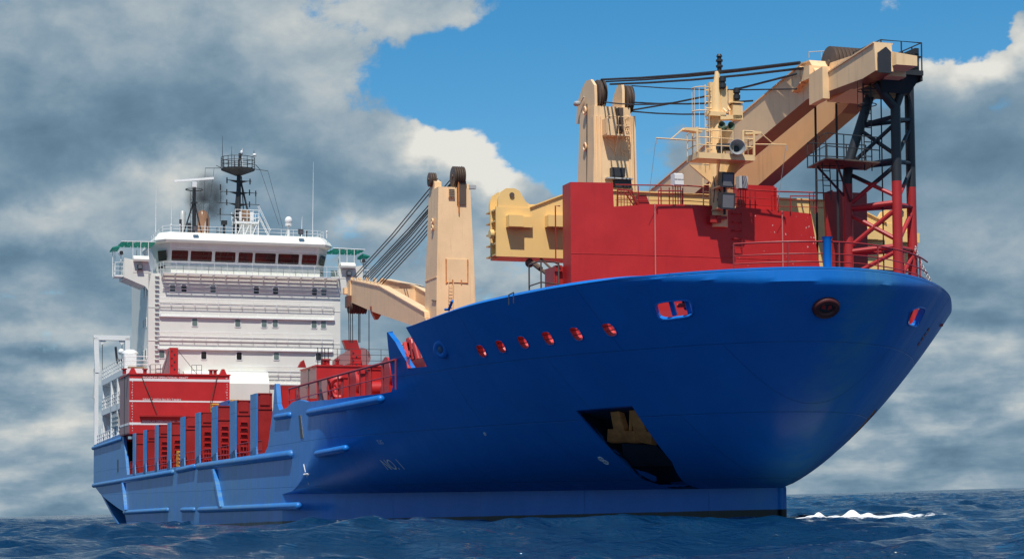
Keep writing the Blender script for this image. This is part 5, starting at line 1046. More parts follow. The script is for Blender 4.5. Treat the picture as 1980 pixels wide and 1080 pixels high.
for s_, xs, xe, ye in ((-1, 1345, 1268.5, 267), (1, 1458, 1520, 280)):
    mb = MB(); a = fm(xs, 272 if s_ < 0 else 279, -6.7); b = fm(xe, ye, -6.7); mb.rod((-6.7, a[1], a[2]), (-6.7, b[1], b[2]), .03, 6); c = fm(1322 if s_ < 0 else 1469, 248 if s_ < 0 else 256, -6.7); mid = np.array((-6.7, a[1]+(b[1]-a[1])*.62, a[2]+(b[2]-a[2])*.62)); mb.rod((-6.7, c[1], c[2]), mid, .025, 5)
    mb.hexa([(-6.9, c[1]-.05, c[2]-.1), (-6.5, c[1]-.05, c[2]-.1), (-6.5, c[1]-s_*.75, c[2]-.16), (-6.9, c[1]-s_*.75, c[2]-.16)], [(-6.9, c[1], c[2]), (-6.5, c[1], c[2]), (-6.5, c[1]-s_*.75, c[2]+.02), (-6.9, c[1]-s_*.75, c[2]+.02)]); mb.build('signal_arm', mcream, fmast)
    mb = MB(); mb.rod((-6.7, b[1], b[2]), (-7.6, b[1]+.0, 13.9), .010, 4); mb.rod((-6.7, b[1], b[2]), (-6.7, b[1], b[2]-.25), .025, 4); mb.build('halyard', steel, fmast)
# ladder with safety cage
mb = MB(); yl = fm(1369, 250)[1]; mb.ladder((XF0+.1, yl, fm(1369, 165)[2]), (XF0+.1, yl, zp), (0, .3, 0), 12, .03); ylb = fm(1365, 350)[1]; mb.ladder((XF0+.05, ylb, zp-.1), (XF0+.05, ylb, 13.9), (0, .3, 0), 7, .03)
mb.build('ladder', mcream, fmast)
mb = MB(); cy_ = fm(1350, 220)[1]
for y_ in (172, 217, 253): z = fm(1350, y_)[2]; mb.tube([(XF0+.1+.42*math.sin(q)*.9, cy_-.38*math.cos(q)+.1, z) for q in np.linspace(-.6, 3.7, 16)], .024, 5)
for q in np.linspace(-.3, 2.2, 5): mb.rod((XF0+.1+.42*math.sin(q)*.9, cy_-.38*math.cos(q)+.1, fm(1350, 172)[2]), (XF0+.1+.42*math.sin(q)*.9, cy_-.38*math.cos(q)+.1, fm(1350, 300)[2]), .012, 4)
mb.build('ladder_cage', mcream, fmast)
mb = MB(); q = fm(1390, 120); 
for k in range(3): mb.tube([(XF0, q[1]+.02, zt+.2+k*.24), (XF0, q[1]+.02, zt+.28+k*.24), (XF0, q[1]+.02, zt+.3+k*.24), (XF0, q[1]+.02, zt+.42+k*.24)], [.15, .15, .09, .1], 10)
mb.tube([(XF0, q[1]+.02, zt+.9), (XF0, q[1]+.02, zt+1.0)], [.14, .08], 10); mb.build('navigation_light', black, fmast)
for x, y, arm in ((1397, 160, 0), (1424.5, 182, 1)):
    q = fm(x, y, -7.9); mb = MB()
    for k in (-1, 1): mb.tube([(-7.9, q[1], q[2]+k*.13-.08), (-7.9, q[1], q[2]+k*.13+.08)], .15, 12)
    mb.tube([(-7.9, q[1], q[2]-.26), (-7.9, q[1], q[2]+.26)], .11, 10); mb.build('navigation_light', black, fmast)
mb = MB(); q = fm(1424, 198, -7.9); mb.box(-8.15, -7.75, q[1]-.26, q[1]+.26, q[2]-.05, q[2]+.0); mb.box(-8.2, -8.12, q[1]-.26, q[1]+.26, q[2]-.6, q[2]+.55); mb.box(-8.15, -7.8, q[1]-.2, q[1]+.24, q[2]-.75, q[2]-.1)
c = fm(1400, 222, -8); mb.hexa([(-8.2, c[1]-.25, c[2]-.25), (-7.8, c[1]-.25, c[2]-.25), (-7.8, q[1]+.2, q[2]-.7), (-8.2, q[1]+.2, q[2]-.7)], [(-8.2, c[1]-.25, c[2]-.05), (-7.8, c[1]-.25, c[2]-.05), (-7.8, q[1]+.2, q[2]-.55), (-8.2, q[1]+.2, q[2]-.55)])
mb.rod(fm(1387, 199), fm(1405, 217, -7.9), .06, 6); mb.rod(fm(1402, 199), fm(1412, 214, -7.9), .05, 6); a, b = fm(1366, 219, -7.9), fm(1402, 219, -7.9); mb.box(-8.1, -7.8, a[1], b[1], a[2]-.1, a[2]+.08); mb.build('light_bracket', mcream, fmast)
mb = MB(); a, b = fm(1393, 285, -7.9), fm(1406, 245, -7.6); mb.hexa([(-8.2, a[1]-.15, a[2]), (-7.9, a[1]-.15, a[2]), (-7.9, a[1]+.25, a[2]), (-8.2, a[1]+.25, a[2])], [(-7.9, b[1]-.2, b[2]), (-7.5, b[1]-.2, b[2]), (-7.5, b[1]+.28, b[2]), (-7.9, b[1]+.28, b[2])]); mb.build('horn_bracket', mcream, fmast)
def horn(c, d, L_, R, mt, body=True):
    c = np.array(c, float); d = np.array(d, float); d /= np.linalg.norm(d); mb = MB()
    mb.tube([c-d*L_, c-d*L_*.7, c-d*L_*.35, c-d*.08*L_, c], [R*.28, R*.3, R*.5, R*.85, R], 22, cap=False); mb.tube([c-d*L_*1.35, c-d*L_], R*.55, 12)
    mb.torus(c, d, R, R*.05, 24, 6); h = mb.build('horn', mt, fmast, 50)
    mb = MB(); mb.tube([c-d*L_*.5, c-d*.49*L_], R*.4, 16); mb.build('horn_throat', dark, h); return h
q = fm(1426, 284, -6.25); horn(q, (.86, -.25, .05), .75, .32, paint('grey_horn_steel', (.30, .31, .31), .35, .2))
mb = MB(); q = fm(1400, 285, -6.8); mb.tube([q+[0, -.3, 0], q+[0, .3, .02]], .16, 10); mb.tube([q+[0, -.25, -.1], q+[0, -.1, -.1]], .2, 10); mb.build('horn_compressor', dark, fmast)
hg = paint('grey_green_horn', (.10, .14, .09), .4, .2)
q = fm(1414, 243, -7.0); horn(q, (.9, .15, .03), .45, .17, hg); q = fm(1396, 241, -7.1); horn(q, (.9, -.15, .03), .3, .14, hg)
# floodlights on the mast foot and on stands
for x, y, s_ in ((1404, 344, .58), (1404, 385, .64)):
    q = fm(x, y, -7.1); floodlight(q[1], q[2], -7.15, fmast, s_*.97, dark, lensm, .14)
    mb = MB(); q = fm(x, y+15, -7.2); mb.box(-8.0, -6.95, q[1]-.32, q[1]+.32, q[2]-.06, q[2]); mb.build('lamp_bracket', mcream, fmast)
mb = MB(); q = fm(1391, 365, -7.8); mb.tube([q+[0, -.1, .6], q+[.1, 0, .4], q+[0, -.05, .1], q+[.1, .02, -.2], q+[0, -.1, -.5]], .03, 5); mb.tube([q+[.05, -.3, .5], q+[.1, -.25, .1], q+[.05, -.3, -.6]], .02, 5); mb.build('lamp_cable', dark, fmast)
mb = MB(); mb.cbox((-7.9, yc-.35, 13.3), (.5, .5, .3)); q = w8(1388, 423); mb.cbox((XW+.3, q[0], q[1]), (.3, .45, .12)); mb.build('foot_bracket', redd, fmast)
for x, y, yt_, mt in ((1310, 348, 337, whitem), (1436, 353, 340, steel)):
    q = fm(x, y, -8.2); mb = MB(); mb.box(-8.45, -8.1, q[1]-.2, q[1]+.2, q[2]-.25, q[2]+.27)
    if mt is whitem: mb.box(-8.1, -8.02, q[1]-.2, q[1]+.2, q[2]+.02, q[2]+.22); mb.box(-8.1, -8.0, q[1]-.2, q[1]+.2, q[2]-.22, q[2]-.04)
    mb.build('deck_lamp', mt, fh); mb = MB()
    for dy in (-.17, -.06, .06, .17): mb.rod((-8.3, q[1]+dy, 13.8), (-8.3, q[1]+dy, q[2]-.2), .022, 5)
    mb.build('lamp_stand', redd, fh)
# ---------- jib rest tower
DX = -3.55; TXc = -1.2+DX; XLG = .05+DX
legs = {'L': S(1640, 450, X=TXc), 'R': S(1765, 480, X=TXc), 'F': S(1736, 480, X=XLG)}
yL, yRt, yF = legs['L'][1], legs['R'][1], legs['F'][1]
zU = S(1640, 345, X=TXc)[2]; headL = S(1690, 160, X=TXc+.2); zfork = S(1729, 205, X=XLG)[2]; zR2 = S(1757, 155, X=TXc)[2]
mb = MB(); mb.box(TXc-.3, .6+DX, yL-.3, yRt+.3, 8.55, 8.65); tw = mb.build('jib_rest_tower', towerm, ship, label='braced tower at the bow, black above red, carrying the jib')
r_ = .205
mb = MB(); mb.rod((XLG, yF, 8.6), (XLG, yF, zfork), r_, 16); mb.build('leg', towerm, tw)
mb = MB(); mb.rod((TXc, yRt, 8.6), (TXc, yRt-.05, zR2), r_*.98, 16); mb.build('leg', towerm, tw)
mb = MB(); mb.tube([(TXc, yL, 8.6), (TXc, yL, zU), tuple(S(1640, 320, X=TXc)+[0, .02, .1]), tuple(headL)], [r_, r_, r_, r_*.95], 16); mb.build('leg', towerm, tw)
mb = MB(); a = S(1692, 162, X=DX); b = S(1750, 157, X=DX); j = np.array((XLG, yF, zfork-.1)); mb.rod(j, a, r_*.9, 14); mb.build('fork_arm', towerm, tw)
mb = MB(); mb.rod(j, b, r_*.8, 14); mb.build('fork_arm', towerm, tw)
def br(a, b, r=.12): mb = MB(); mb.rod(a, b, r*.85, 8); mb.build('brace', towerm, tw)
Fz = lambda y: np.array((XLG, yF, S(1735, y, X=XLG)[2])); Rz = lambda y: np.array((TXc, yRt, S(1763, y, X=TXc)[2])); 
def Lz(y):
    z = S(1640, y, X=TXc)[2]
    if z <= zU: return np.array((TXc, yL, z))
    f_ = (z-zU)/(headL[2]-zU); return np.array((TXc, yL+(headL[1]-yL)*f_, z))
for (a, b, r) in ((Lz(241), Fz(225), .11), (Lz(242), Rz(232), .10), (Lz(323), Fz(309), .12), (Lz(325), Rz(312), .10), (Lz(403), Fz(391), .13), (Lz(406), Rz(398), .11), (Lz(487), Fz(475), .13), (Lz(490), Rz(484), .11),
                  (Fz(232), Rz(232), .11), (Fz(312), Rz(316), .11), (Fz(395), Rz(400), .12), (Fz(478), Rz(484), .12),
                  (Lz(318), Fz(238), .10), (Lz(250), Fz(300), .10), (Lz(398), Fz(318), .11), (Lz(336), Fz(380), .10), (Lz(480), Fz(402), .12), (Lz(412), Fz(464), .11), (Lz(535), Fz(484), .11),
                  (Rz(245), Fz(305), .10), (Rz(325), Fz(388), .10), (Rz(408), Fz(470), .11), (Rz(492), Fz(545), .11)): br(a, b, r)
# head platform and saddle
mb = MB(); zs = S(1720, 150, X=DX-.3)[2]; ysl, ysr = S(1690, 150, X=DX+.1)[1], S(1772, 150, X=DX+.1)[1]
mb.box(TXc-.5, .75+DX, ysl, ysr-.05, zs-.08, zs+.12)
mb.hexa([(TXc+.1, ysl+.3, zs-.75), (DX+.2, ysl+.3, zs-.75), (DX+.2, ysr-.4, zs-.75), (TXc+.1, ysr-.4, zs-.75)], [(TXc-.3, ysl+.1, zs-.08), (DX+.55, ysl+.1, zs-.08), (DX+.55, ysr-.05, zs-.08), (TXc-.3, ysr-.05, zs-.08)])
for yk in np.linspace(ysl+.1, ysr-.1, 3): mb.box(TXc-.4, .7+DX, yk-.04, yk+.04, zs-.3, zs-.08)
mb.box(TXc-.2, .5+DX, ysr-.28, ysr-.1, zs+.1, zs+1.1)
mb.build('saddle_platform', black, tw)
mb = MB(); mb.rail([(TXc-.4, ysl, zs+.12), (DX+.72, ysl, zs+.12), (DX+.72, ysr-.1, zs+.12), (TXc-.4, ysr-.1, zs+.12)], 1.15, 2, .85, .028); mb.build('platform_railing', black, tw)
# caged ladder, mid platform
mb = MB(); a, b = S(1676, 150, X=DX-.2), S(1677, 330, X=DX-.2); mb.ladder((DX-.2, a[1], a[2]), (DX-.2, a[1], b[2]), (0, .34, 0), 13, .026); mb.build('ladder', black, tw)
mb = MB()
for y_ in (147, 178, 206): z = S(1665, y_, X=DX-.2)[2]; mb.torus((DX+.15, a[1]-.2, z), (0, 0, 1), .38, .022, 20, 5)
for q in (2.2, 3.1, 4.): mb.rod((DX+.15+.38*math.cos(q), a[1]-.2+.38*math.sin(q), S(1665, 145, X=DX-.2)[2]), (DX+.15+.38*math.cos(q), a[1]-.2+.38*math.sin(q), S(1665, 212, X=DX-.2)[2]), .016, 4)
mb.build('ladder_cage', black, tw)
mb = MB(); A = S(1582, 325, X=DX+.3); zp2 = S(1630, 318, X=DX-.4)[2]
pl = [(DX+.6, A[1]+.2, zp2), (DX+.3, yF-.9, zp2), (DX-1.4, yF-.6, zp2), (DX-1.6, A[1]+.5, zp2)]; mb.prism(pl, (0, 0, .06)); mp_ = mb.build('mid_platform', sheavem, tw)
mb = MB(); mb.rail([pl[2], pl[3], pl[0], pl[1]], 1.05, 2, .8, .024); mb.build('platform_railing', black, tw)
mb = MB(); mb.rod((DX+.3, A[1]+.8, zp2), (TXc+.2, yL, zp2-1.4), .05, 6); mb.rod((DX-1., A[1]+.6, zp2), (TXc, yL, zp2-1.3), .05, 6); mb.build('platform_strut', black, tw)
mb = MB(); a = S(1597, 330, X=DX-.4); mb.ladder((DX-.4, a[1], zp2), (DX-.4, a[1]+.05, zp2-1.5), (0, .34, 0), 5, .024); mb.tube([(DX-.4, a[1]-.45, zp2-1.5), (DX-.4, a[1]-.45, zp2-.1), (DX-.2, a[1]+.7, zp2-.1)], .024, 5); mb.tube([(DX-.4, a[1]-.45, zp2-.7), (DX-.2, a[1]+.7, zp2-.7)], .02, 5); mb.build('lower_ladder', black, tw)
# ---------- bow rail, jack staff stub, chain, deck fittings
ii = [i for i in range(NU) if tX[i] > -1.0]
ins2 = [(tX[i]*.955-.15, tY[i]*.93) for i in ii]
half = [q for q in ins2]
def P_px(p): d_ = np.array(p)-CP; return CX+F_PX*(d_@RT)/(d_@fw)
mb = MB(); path = [(x, y, 9.3) for x, y in half if y < 5.2]
path = [p for p in path if P_px(p) > 1405 or p[1] > 0]
for k, dz in enumerate((.15, .42, .70, 1.12)): mb.tube([(p[0], p[1], p[2]+dz) for p in path], .022 if k < 3 else .032, 5)
for i in range(0, len(path), 5): p = path[i]; mb.rod((p[0], p[1], 9.25), (p[0], p[1], p[2]+1.12), .03, 5)
mb.build('bow_railing', redd, ship)
mb = MB(); q = S(1600, 513, X=6.6); zt5 = S(1600, 458, X=6.6)[2]; mb.tube([(6.6, q[1], 9.2), (6.6, q[1], zt5-.1), (6.6, q[1], zt5)], [.15, .15, .2], 14); mb.build('jack_staff_stub', hullm, ship)
mb = MB(); a = S(1768, 474, X=-4.6); b = S(1798, 541, X=-3.2); 
for k in range(17):
    p = a+(b-a)*(k/16)+np.array([0, 0, -.12*math.sin(math.pi*k/16)]); mb.torus(p, (0, 1, 0) if k % 2 else (1, 0, 0), .075, .025, 10, 5, .7)
mb.build('chain', steel, ship)
mb = MB(); q = S(988, 572, Y=-10.4); mb.tube([(q[0]-.25, -10.4, q[2]-.3), (q[0]-.25, -10.4, q[2]+.07), (q[0]+.3, -10.4, q[2]+.1), (q[0]+.3, -10.4, q[2]-.3)], .025, 5); mb.build('deck_hoop', dark, ship)
mb = MB(); q = S(868, 598, Y=-10.8); mb.tube([(q[0]-.5, -10.8, q[2]+.05), (q[0], -10.8, q[2]), (q[0]+.5, -10.8, q[2]+.3)], .06, 6); mb.build('bulwark_cleat', hullm, ship)
# gear beside the house under the beam
mb = MB(); a, b = S(1023, 511, Y=-7.), S(1047, 505, Y=-6.6); a, b = S(1023, 512, Y=-8.2), S(1046, 506, Y=-8.2); c = (a[0]-.9, -7.6, 8.3); mb.rail([(a[0], -8.2, 8.3), (b[0], -8.2, 8.3), (b[0]-.5, -7.3, 8.3)], a[2]-8.3, 3, 3., .03); mb.build('side_railing', sheavem, ship)
mb = MB(); c0, c1_ = S(1024, 503, X=-13), S(1078, 545, X=-11)
mb.rod(c0, c0*.5+c1_*.5, .05, 6); mb.rod(c0*.5+c1_*.5, c1_, .09, 8); mb.rod(c0*.85+c1_*.15, c0*.6+c1_*.4, .12, 8); mb.rod(c0+[0, .5, .1], c1_+[0, .35, 0], .05, 6); mb.sphere(c1_, .2, 10, 6); mb.sphere(c0+[0, 0, -.12], .2, 10, 6); mb.build('lashing_turnbuckle', sheavem, ship)
mb = MB(); a = S(1080, 540, X=-9.6); mb.tube([(-9.4, a[1]-.15, 6.1), (-9.4, a[1]-.15, 11.2)], .07, 8); mb.cbox((-9.4, a[1]-.1, 11.2), (.3, .3, .25)); mb.sphere((-9.4, a[1]-.5, 9.4), .25, 10, 6); mb.cbox((-9.5, a[1]-.4, 10.2), (.4, .3, .3)); mb.build('valve_stand', redd, ship)
# ---------- lifting beam carried across the fore deck (a loose thing)
XB = -13.2
lb = lambda x, y: tuple(S(x, y, X=XB)[1:])
beam = thing('lifting_beam', 'long yellow cream lifting beam lying across the bow deck behind the red house', 'lifting beam', (XB, 0, 6.1))
L0 = [lb(951, 498), lb(952, 405)]; cy0 = lb(952, 400)[0]
out_l = [lb(952, 499), lb(963, 404)]+[lb(x, y) for x, y in ((1017, 405), (1040, 396), (1090, 376), (1105, 372))]
zt_b = lb(1260, 379)[1]+.05; zbot = lb(1050, 501)[1]
yl_ = lb(963, 450)[0]; yc_ = 3.0; yr_ = 2*yc_-yl_
zs1 = lb(1017, 405)[1]; ys1 = lb(1017, 405)[0]; ys2 = lb(1110, 370)[0]
outl = [(yl_, zbot), (yl_, zs1), (ys1, zs1), (ys2, zt_b), (2*yc_-ys2, zt_b), (2*yc_-ys1, zs1), (yr_, zs1), (yr_, zbot)]
mb = MB(); mb.yz(outl, XB-1.1, XB+.5); bb = mb.build('beam_box', beamc, beam)
mb = MB(); mb.yz([(ys1, zs1), (ys2, zt_b), (2*yc_-ys2, zt_b), (2*yc_-ys1, zs1), (2*yc_-ys1, zs1+.06), (2*yc_-ys2, zt_b+.06), (ys2, zt_b+.06), (ys1, zs1+.06)], XB-1.2, XB+.58); mb.build('top_flange', beamc, beam)
for s_ in (0, 1):
    mz = lambda y: y if s_ == 0 else 2*yc_-y
    lug = [lb(957, 404), lb(957, 388)]+[lb(x, y) for x, y in ((962, 374), (972, 367), (988, 367), (998, 372), (1005, 384), (1010, 393), (1018, 398), (1035, 398), (1020, 405))]
    for xo in (XB-.9, XB+.3):
        mb = MB(); mb.yz([(mz(y), z) for y, z in lug], xo, xo+.16); lg = mb.build('lifting_lug', beamc, beam)
    p = lb(983, 380); mb = MB(); mb.rod((XB-.95, mz(p[0]), p[1]), (XB+.52, mz(p[0]), p[1]), .11, 14); mb.build('lug_pin', sheavem, lg)
    mb = MB()
    for k in range(5): z = zbot+.1+k*(zs1-zbot-.2)/4; mb.box(XB-1.05, XB+.45, min(mz(yl_-.22), mz(yl_)), max(mz(yl_-.22), mz(yl_)), z-.03, z+.03)
    mb.box(XB-.35, XB-.29, min(mz(yl_-.25), mz(yl_)), max(mz(yl_-.25), mz(yl_)), zbot, zs1); mb.box(XB+.42, XB+.5, min(mz(yl_-.25), mz(yl_)), max(mz(yl_-.25), mz(yl_)), zbot, zs1); mb.tube([(XB+.1, mz(yl_-.25), zbot+1.0), (XB+.1, mz(yl_-.42), zbot+1.0)], .2, 12); mb.build('end_stiffener', beamc, beam)
    for xa, xb in ((971, 998), (1046, 1074)):
        a, b = lb(xa, 421), lb(xb, 444); y0b, y1b = sorted((mz(a[0]), mz(b[0])))
        mb = MB(); mb.box(XB+.5, XB+.98, y0b, y1b, b[1], a[1]); dr = mb.build('trunnion_pad', beamc, beam)
        mb = MB(); mb.box(XB+.5, XB+.72, y1b, y1b+.5, b[1]+.02, a[1]-.02); mb.build('pad_cover', beamc, dr)
for yk in (-1.5, 7.2): mb = MB(); mb.box(XB-1.0, XB+.4, yk-.5, yk+.5, 6.1, zbot); mb.build('support_saddle', redd, ship)
seat(beam)
# ================================================================== cargo deck: side posts, rails, pontoons, winches, containers
PX = [(257, 836), (279, 829.5), (300.5, 820), (326.7, 815), (352, 804), (384.5, 795), (415.5, 783), (453, 772), (493, 758.5)]
posts_top = []
x0p, sp = -101.287, 6.926
P0o = None
ZF = 4.05
for k, (px, py) in enumerate(PX):
    zt = S(px+4, py, Y=-11.4)[2]; X = x0p+k*sp
    mb = MB(); d, w, yo = (1.2 if k < 4 else 1.6), .92, -11.36
    mb.box(X-d, X, yo+.06, yo+w, ZF, zt-.35); mb.hexa([(X-d, yo+.06, zt-.35), (X, yo+.06, zt-.35), (X, yo+w, zt-.35), (X-d, yo+w, zt-.35)], [(X-d, yo+.12, zt), (X, yo+.12, zt), (X, yo+w, zt), (X-d, yo+w, zt)])
    po = mb.build('side_post', redd, ship)
    mb = MB(); mb.box(X-d-.1, X+.12, yo-.06, yo+.06, ZF-.1, zt-.02); mb.hexa([(X-d-.1, yo-.06, ZF-.1), (X+.5, yo-.06, ZF-.1), (X+.5, yo+.03, ZF-.1), (X-d-.1, yo+.03, ZF-.1)], [(X-d-.1, yo-.06, ZF+.5), (X+.1, yo-.06, ZF+.8), (X+.1, yo+.03, ZF+.8), (X-d-.1, yo+.03, ZF+.5)]); mb.build('blue_edge_plate', hullm, po)
    mb = MB(); mb.box(X, X+.05, yo+.06, yo+w, zt-.95, zt-.85); mb.box(X, X+.06, yo+.2, yo+w-.15, zt-.7, zt-.1) if k % 3 != 0 else None; mb.box(X, X+.05, yo+.06, yo+w, zt-.06, zt); mb.build('post_trim', redd, po)
    if k in (2, 3, 5, 6, 7):
        mb = MB(); yl = yo+w*.55
        for j in range(6 if k < 6 else 8):
            z = zt-1.35-j*.38
            if z > ZF+.2: mb.box(X, X+.13, yl-.2, yl+.2, z-.03, z+.03); mb.box(X, X+.05, yl-.24, yl-.2, z-.2, z); mb.box(X, X+.05, yl+.2, yl+.24, z-.2, z)
        mb.build('post_ladder', red, po)
    mb = MB(); mb.box(X-.9, X-.5, yo+w, yo+w+.35, ZF+.3+.2*(k % 3), ZF+1.5+.3*(k % 2)); mb.sphere((X-.6, yo+w+.2, ZF+2.2), .2, 8, 5); mb.build('post_fitting', red, po)
mb = MB()
for k in range(-1, 9):
    Xa, Xb = x0p+k*sp+.15, x0p+(k+1)*sp-1.3
    if k == 8: Xb = -44.5
    if k == -1: Xa = -105.5
    for dz in (.55, 1.1): mb.rod((Xa, -11.3, ZF+dz), (Xb, -11.3, ZF+dz), .025, 5)
    for j in range(6): x = Xa+(Xb-Xa)*j/5; mb.rod((x, -11.3, ZF), (x, -11.3, ZF+1.1), .025, 5)
mb.build('side_railing', redd, ship)
# cable drums, pipes and boxes behind the rail
for k in range(9):
    X = x0p+k*sp+2.2; mb = MB()
    mb.torus((X+.6, -10.6, ZF+.75), (0.2, 1, 0), .42, .12, 18, 8); mb.cbox((X+1.9, -10.5, ZF+.5), (.7, .6, 1.)); mb.rod((X+2.7, -10.4, ZF), (X+2.7, -10.4, ZF+2.2), .14, 8); mb.cbox((X+3.6, -10.4, ZF+1.3+.2*(k % 2)), (.5, .5, .5)); mb.rod((X-.5, -10.2, ZF+2.4), (X+4, -10.2, ZF+2.4), .08, 6); mb.build('deck_gear', redd, ship)
# ---------- the front "last post" box at the step and raised deck gear
mb = MB(); X = -40.2; mb.box(X-1.1, X-.1, -11.15, -10.1, 4.1, S(536, 745, Y=-11.3)[2]); lp = mb.build('side_post', redd, ship)
mb = MB(); z_ = S(536, 745, Y=-11.3)[2]; mb.box(X-.1, X-.03, -11.0, -10.25, z_-1.3, z_-.25); mb.box(X-.1, X-.03, -11.15, -10.1, z_-1.5, z_-1.42); mb.build('post_trim', red, lp)
# raised deck: rail, winch drums, bollards, fairlead
zr = 6.45
mb = MB(); A = S(573, 762, Y=-11.1); B = S(757, 714, Y=-11.1)
path = [(-38.0, -11.05, zr), (-33, -11.05, zr), (-24, -11.05, zr), (-15.6, -10.95, zr)]
def rz(x): return 1.15
mb.rail(path, 1.3, 2, 2.0, .03, .04); mb.tube([(p[0], p[1], p[2]+1.3) for p in path], .06, 6); mb.build('raised_deck_railing', redd, ship)
mb = MB(); mb.box(-31.6, -30.6, -10.9, -10.6, zr-.05, zr+1.35); mb.box(-36.8, -36.0, -10.9, -10.5, zr-.05, zr+1.2); mb.build('rail_panel', greyw if False else pinkg, ship)
def winch(x, y, z, R, L_):
    mb = MB(); mb.tube([(x, y-L_/2, z), (x, y+L_/2, z)], R*.75, 16); [mb.tube([(x, y+k*L_/2-.05, z), (x, y+k*L_/2+.05, z)], R, 20) for k in (-1, 0, 1)]; mb.box(x-.7, x+.7, y+L_/2+.1, y+L_/2+.8, z-R, z+R*.6); mb.box(x-.8, x+.8, y-L_/2-.1, y+L_/2+.8, 6.4, z-R*.6); w_ = mb.build('mooring_winch', red, ship); return w_
winch(-26.5, -9.4, 7.3, .75, 1.6); winch(-20.5, -9.2, 7.4, .85, 1.8); winch(-34.5, -9.3, 7.2, .7, 1.5)
mb = MB(); mb.rod((-23.6, -10.2, 6.4), (-23.6, -10.2, 7.65), .42, 16); mb.tube([(-23.6, -10.2, 7.65), (-23.6, -10.2, 7.75)], .5, 16); mb.build('bollard', red, ship)
mb = MB(); mb.torus((-28.4, -10.5, 7.25), (.95, -.3, 0), .48, .14, 22, 8); mb.box(-28.7, -28.1, -10.9, -10.1, 6.4, 6.8); mb.build('roller_fairlead', red, ship)
mb = MB()
for x, y, h, r in ((-18.2, -10, 1.3, .3), (-17, -9.6, 1.1, .25), (-25.2, -9.9, .9, .22), (-30, -9.8, 1.0, .22), (-33, -9.9, 1.2, .2)): mb = MB(); mb.rod((x, y, 6.4), (x, y, 6.4+h), r, 12); mb.tube([(x, y, 6.4+h), (x, y, 6.5+h)], r*1.35, 12); mb.build('vent_post', redd, ship)
mb = MB(); mb.box(-18.6, -16.2, -9, -7.5, 6.4, 8.0); mb.build('red_deck_box', red, ship); mb = MB(); mb.box(-29, -24.5, -7.6, -6.2, 6.4, 7.9); mb.build('red_deck_box', red, ship)
gr = random.Random(3)
for k in range(30):                                   # crowded pipework and lockers on the raised deck
    x, y = gr.uniform(-37, -15), gr.uniform(-10.4, -8.6); mb = MB(); q = k % 5
    if q == 0: w_, h_ = gr.uniform(.4, .9), gr.uniform(.7, 1.5); mb.box(x-w_/2, x+w_/2, y-.3, y+.3, 6.4, 6.4+h_); mb.box(x-w_/2-.04, x+w_/2+.04, y-.34, y+.34, 6.4+h_, 6.46+h_)
    elif q == 1: h_ = gr.uniform(.8, 1.6); mb.tube([(x, y, 6.4), (x, y, 6.4+h_), (x+.15, y, 6.6+h_), (x+.45, y, 6.6+h_), (x+.55, y, 6.4+h_)], .12, 8)
    elif q == 2: mb.tube([(x-1.2, y, 6.9+.2*gr.random()), (x+1.2, y, 6.9)], .09, 8); [mb.rod((x+s, y, 6.4), (x+s, y, 6.9), .06, 6) for s in (-1, 1)]
    elif q == 3: mb.rod((x, y, 6.4), (x, y, 7.2), .07, 6); mb.torus((x, y, 7.3), (.9, .3, .1), .24, .035, 16, 5); mb.rod((x-.1, y, 7.3), (x+.1, y, 7.3), .08, 8)
    else: mb.tube([(x, y-.35, 6.85), (x, y+.35, 6.85)], .36, 14); mb.box(x-.3, x+.3, y-.4, y+.4, 6.4, 6.6)
    mb.build('deck_fitting', red if k % 3 else redd, ship)
for k in range(18):                                   # lockers and pipes between the side posts
    x = x0p+(k//2)*sp+gr.uniform(1.2, 5.0); y = gr.uniform(-10.6, -10.1); h_ = gr.uniform(.8, 2.6); mb = MB()
    if k % 2: mb.box(x-.3, x+.3, y-.25, y+.25, ZF, ZF+h_); mb.box(x-.34, x+.34, y-.29, y+.29, ZF+h_, ZF+h_+.07)
    else: mb.tube([(x, y, ZF), (x, y, ZF+h_), (x+.3, y+.2, ZF+h_+.3), (x+.6, y+.5, ZF+h_+.3)], .13, 8)
    mb.build('deck_fitting', red if k % 3 else redd, ship)
# gear standing in the bulwark notch
sn = lambda x, y, Y=-9.6: S(x, y, Y=Y)
mb = MB()
for (xa, ya_, xb, yb_) in ((795, 697, 789, 662), (802, 696, 796, 658), (810, 696, 802, 664)): mb.tube([sn(xa, ya_), sn(xb, yb_)], .15, 10)
mb.tube([sn(794, 664), sn(793, 655)], .2, 10); a, b = sn(797, 710), sn(832, 700); mb.cbox((a+b)/2, (abs(b[0]-a[0]), .5, .45)); mb.rod(sn(795, 699), sn(818, 694), .09, 8); mb.build('notch_roller_stand', redd, ship)
mb = MB(); [mb.rod(sn(xa, ya_, -10.2), sn(xb, yb_), .04, 6) for xa, ya_, xb, yb_ in ((766, 665, 792, 666), (770, 673, 791, 672), (775, 687, 795, 686))]; mb.build('notch_rail', red, ship)
mb = MB(); e2 = edge2[1:4]; yb_ = c2[2][1]+.1; mb.prism([(x, yb_, z) for x, z in e2]+[(x-.06, yb_, z-.03) for x, z in e2[::-1]], (0, .16, 0)); mb.build('bulwark_stay', red, ship)
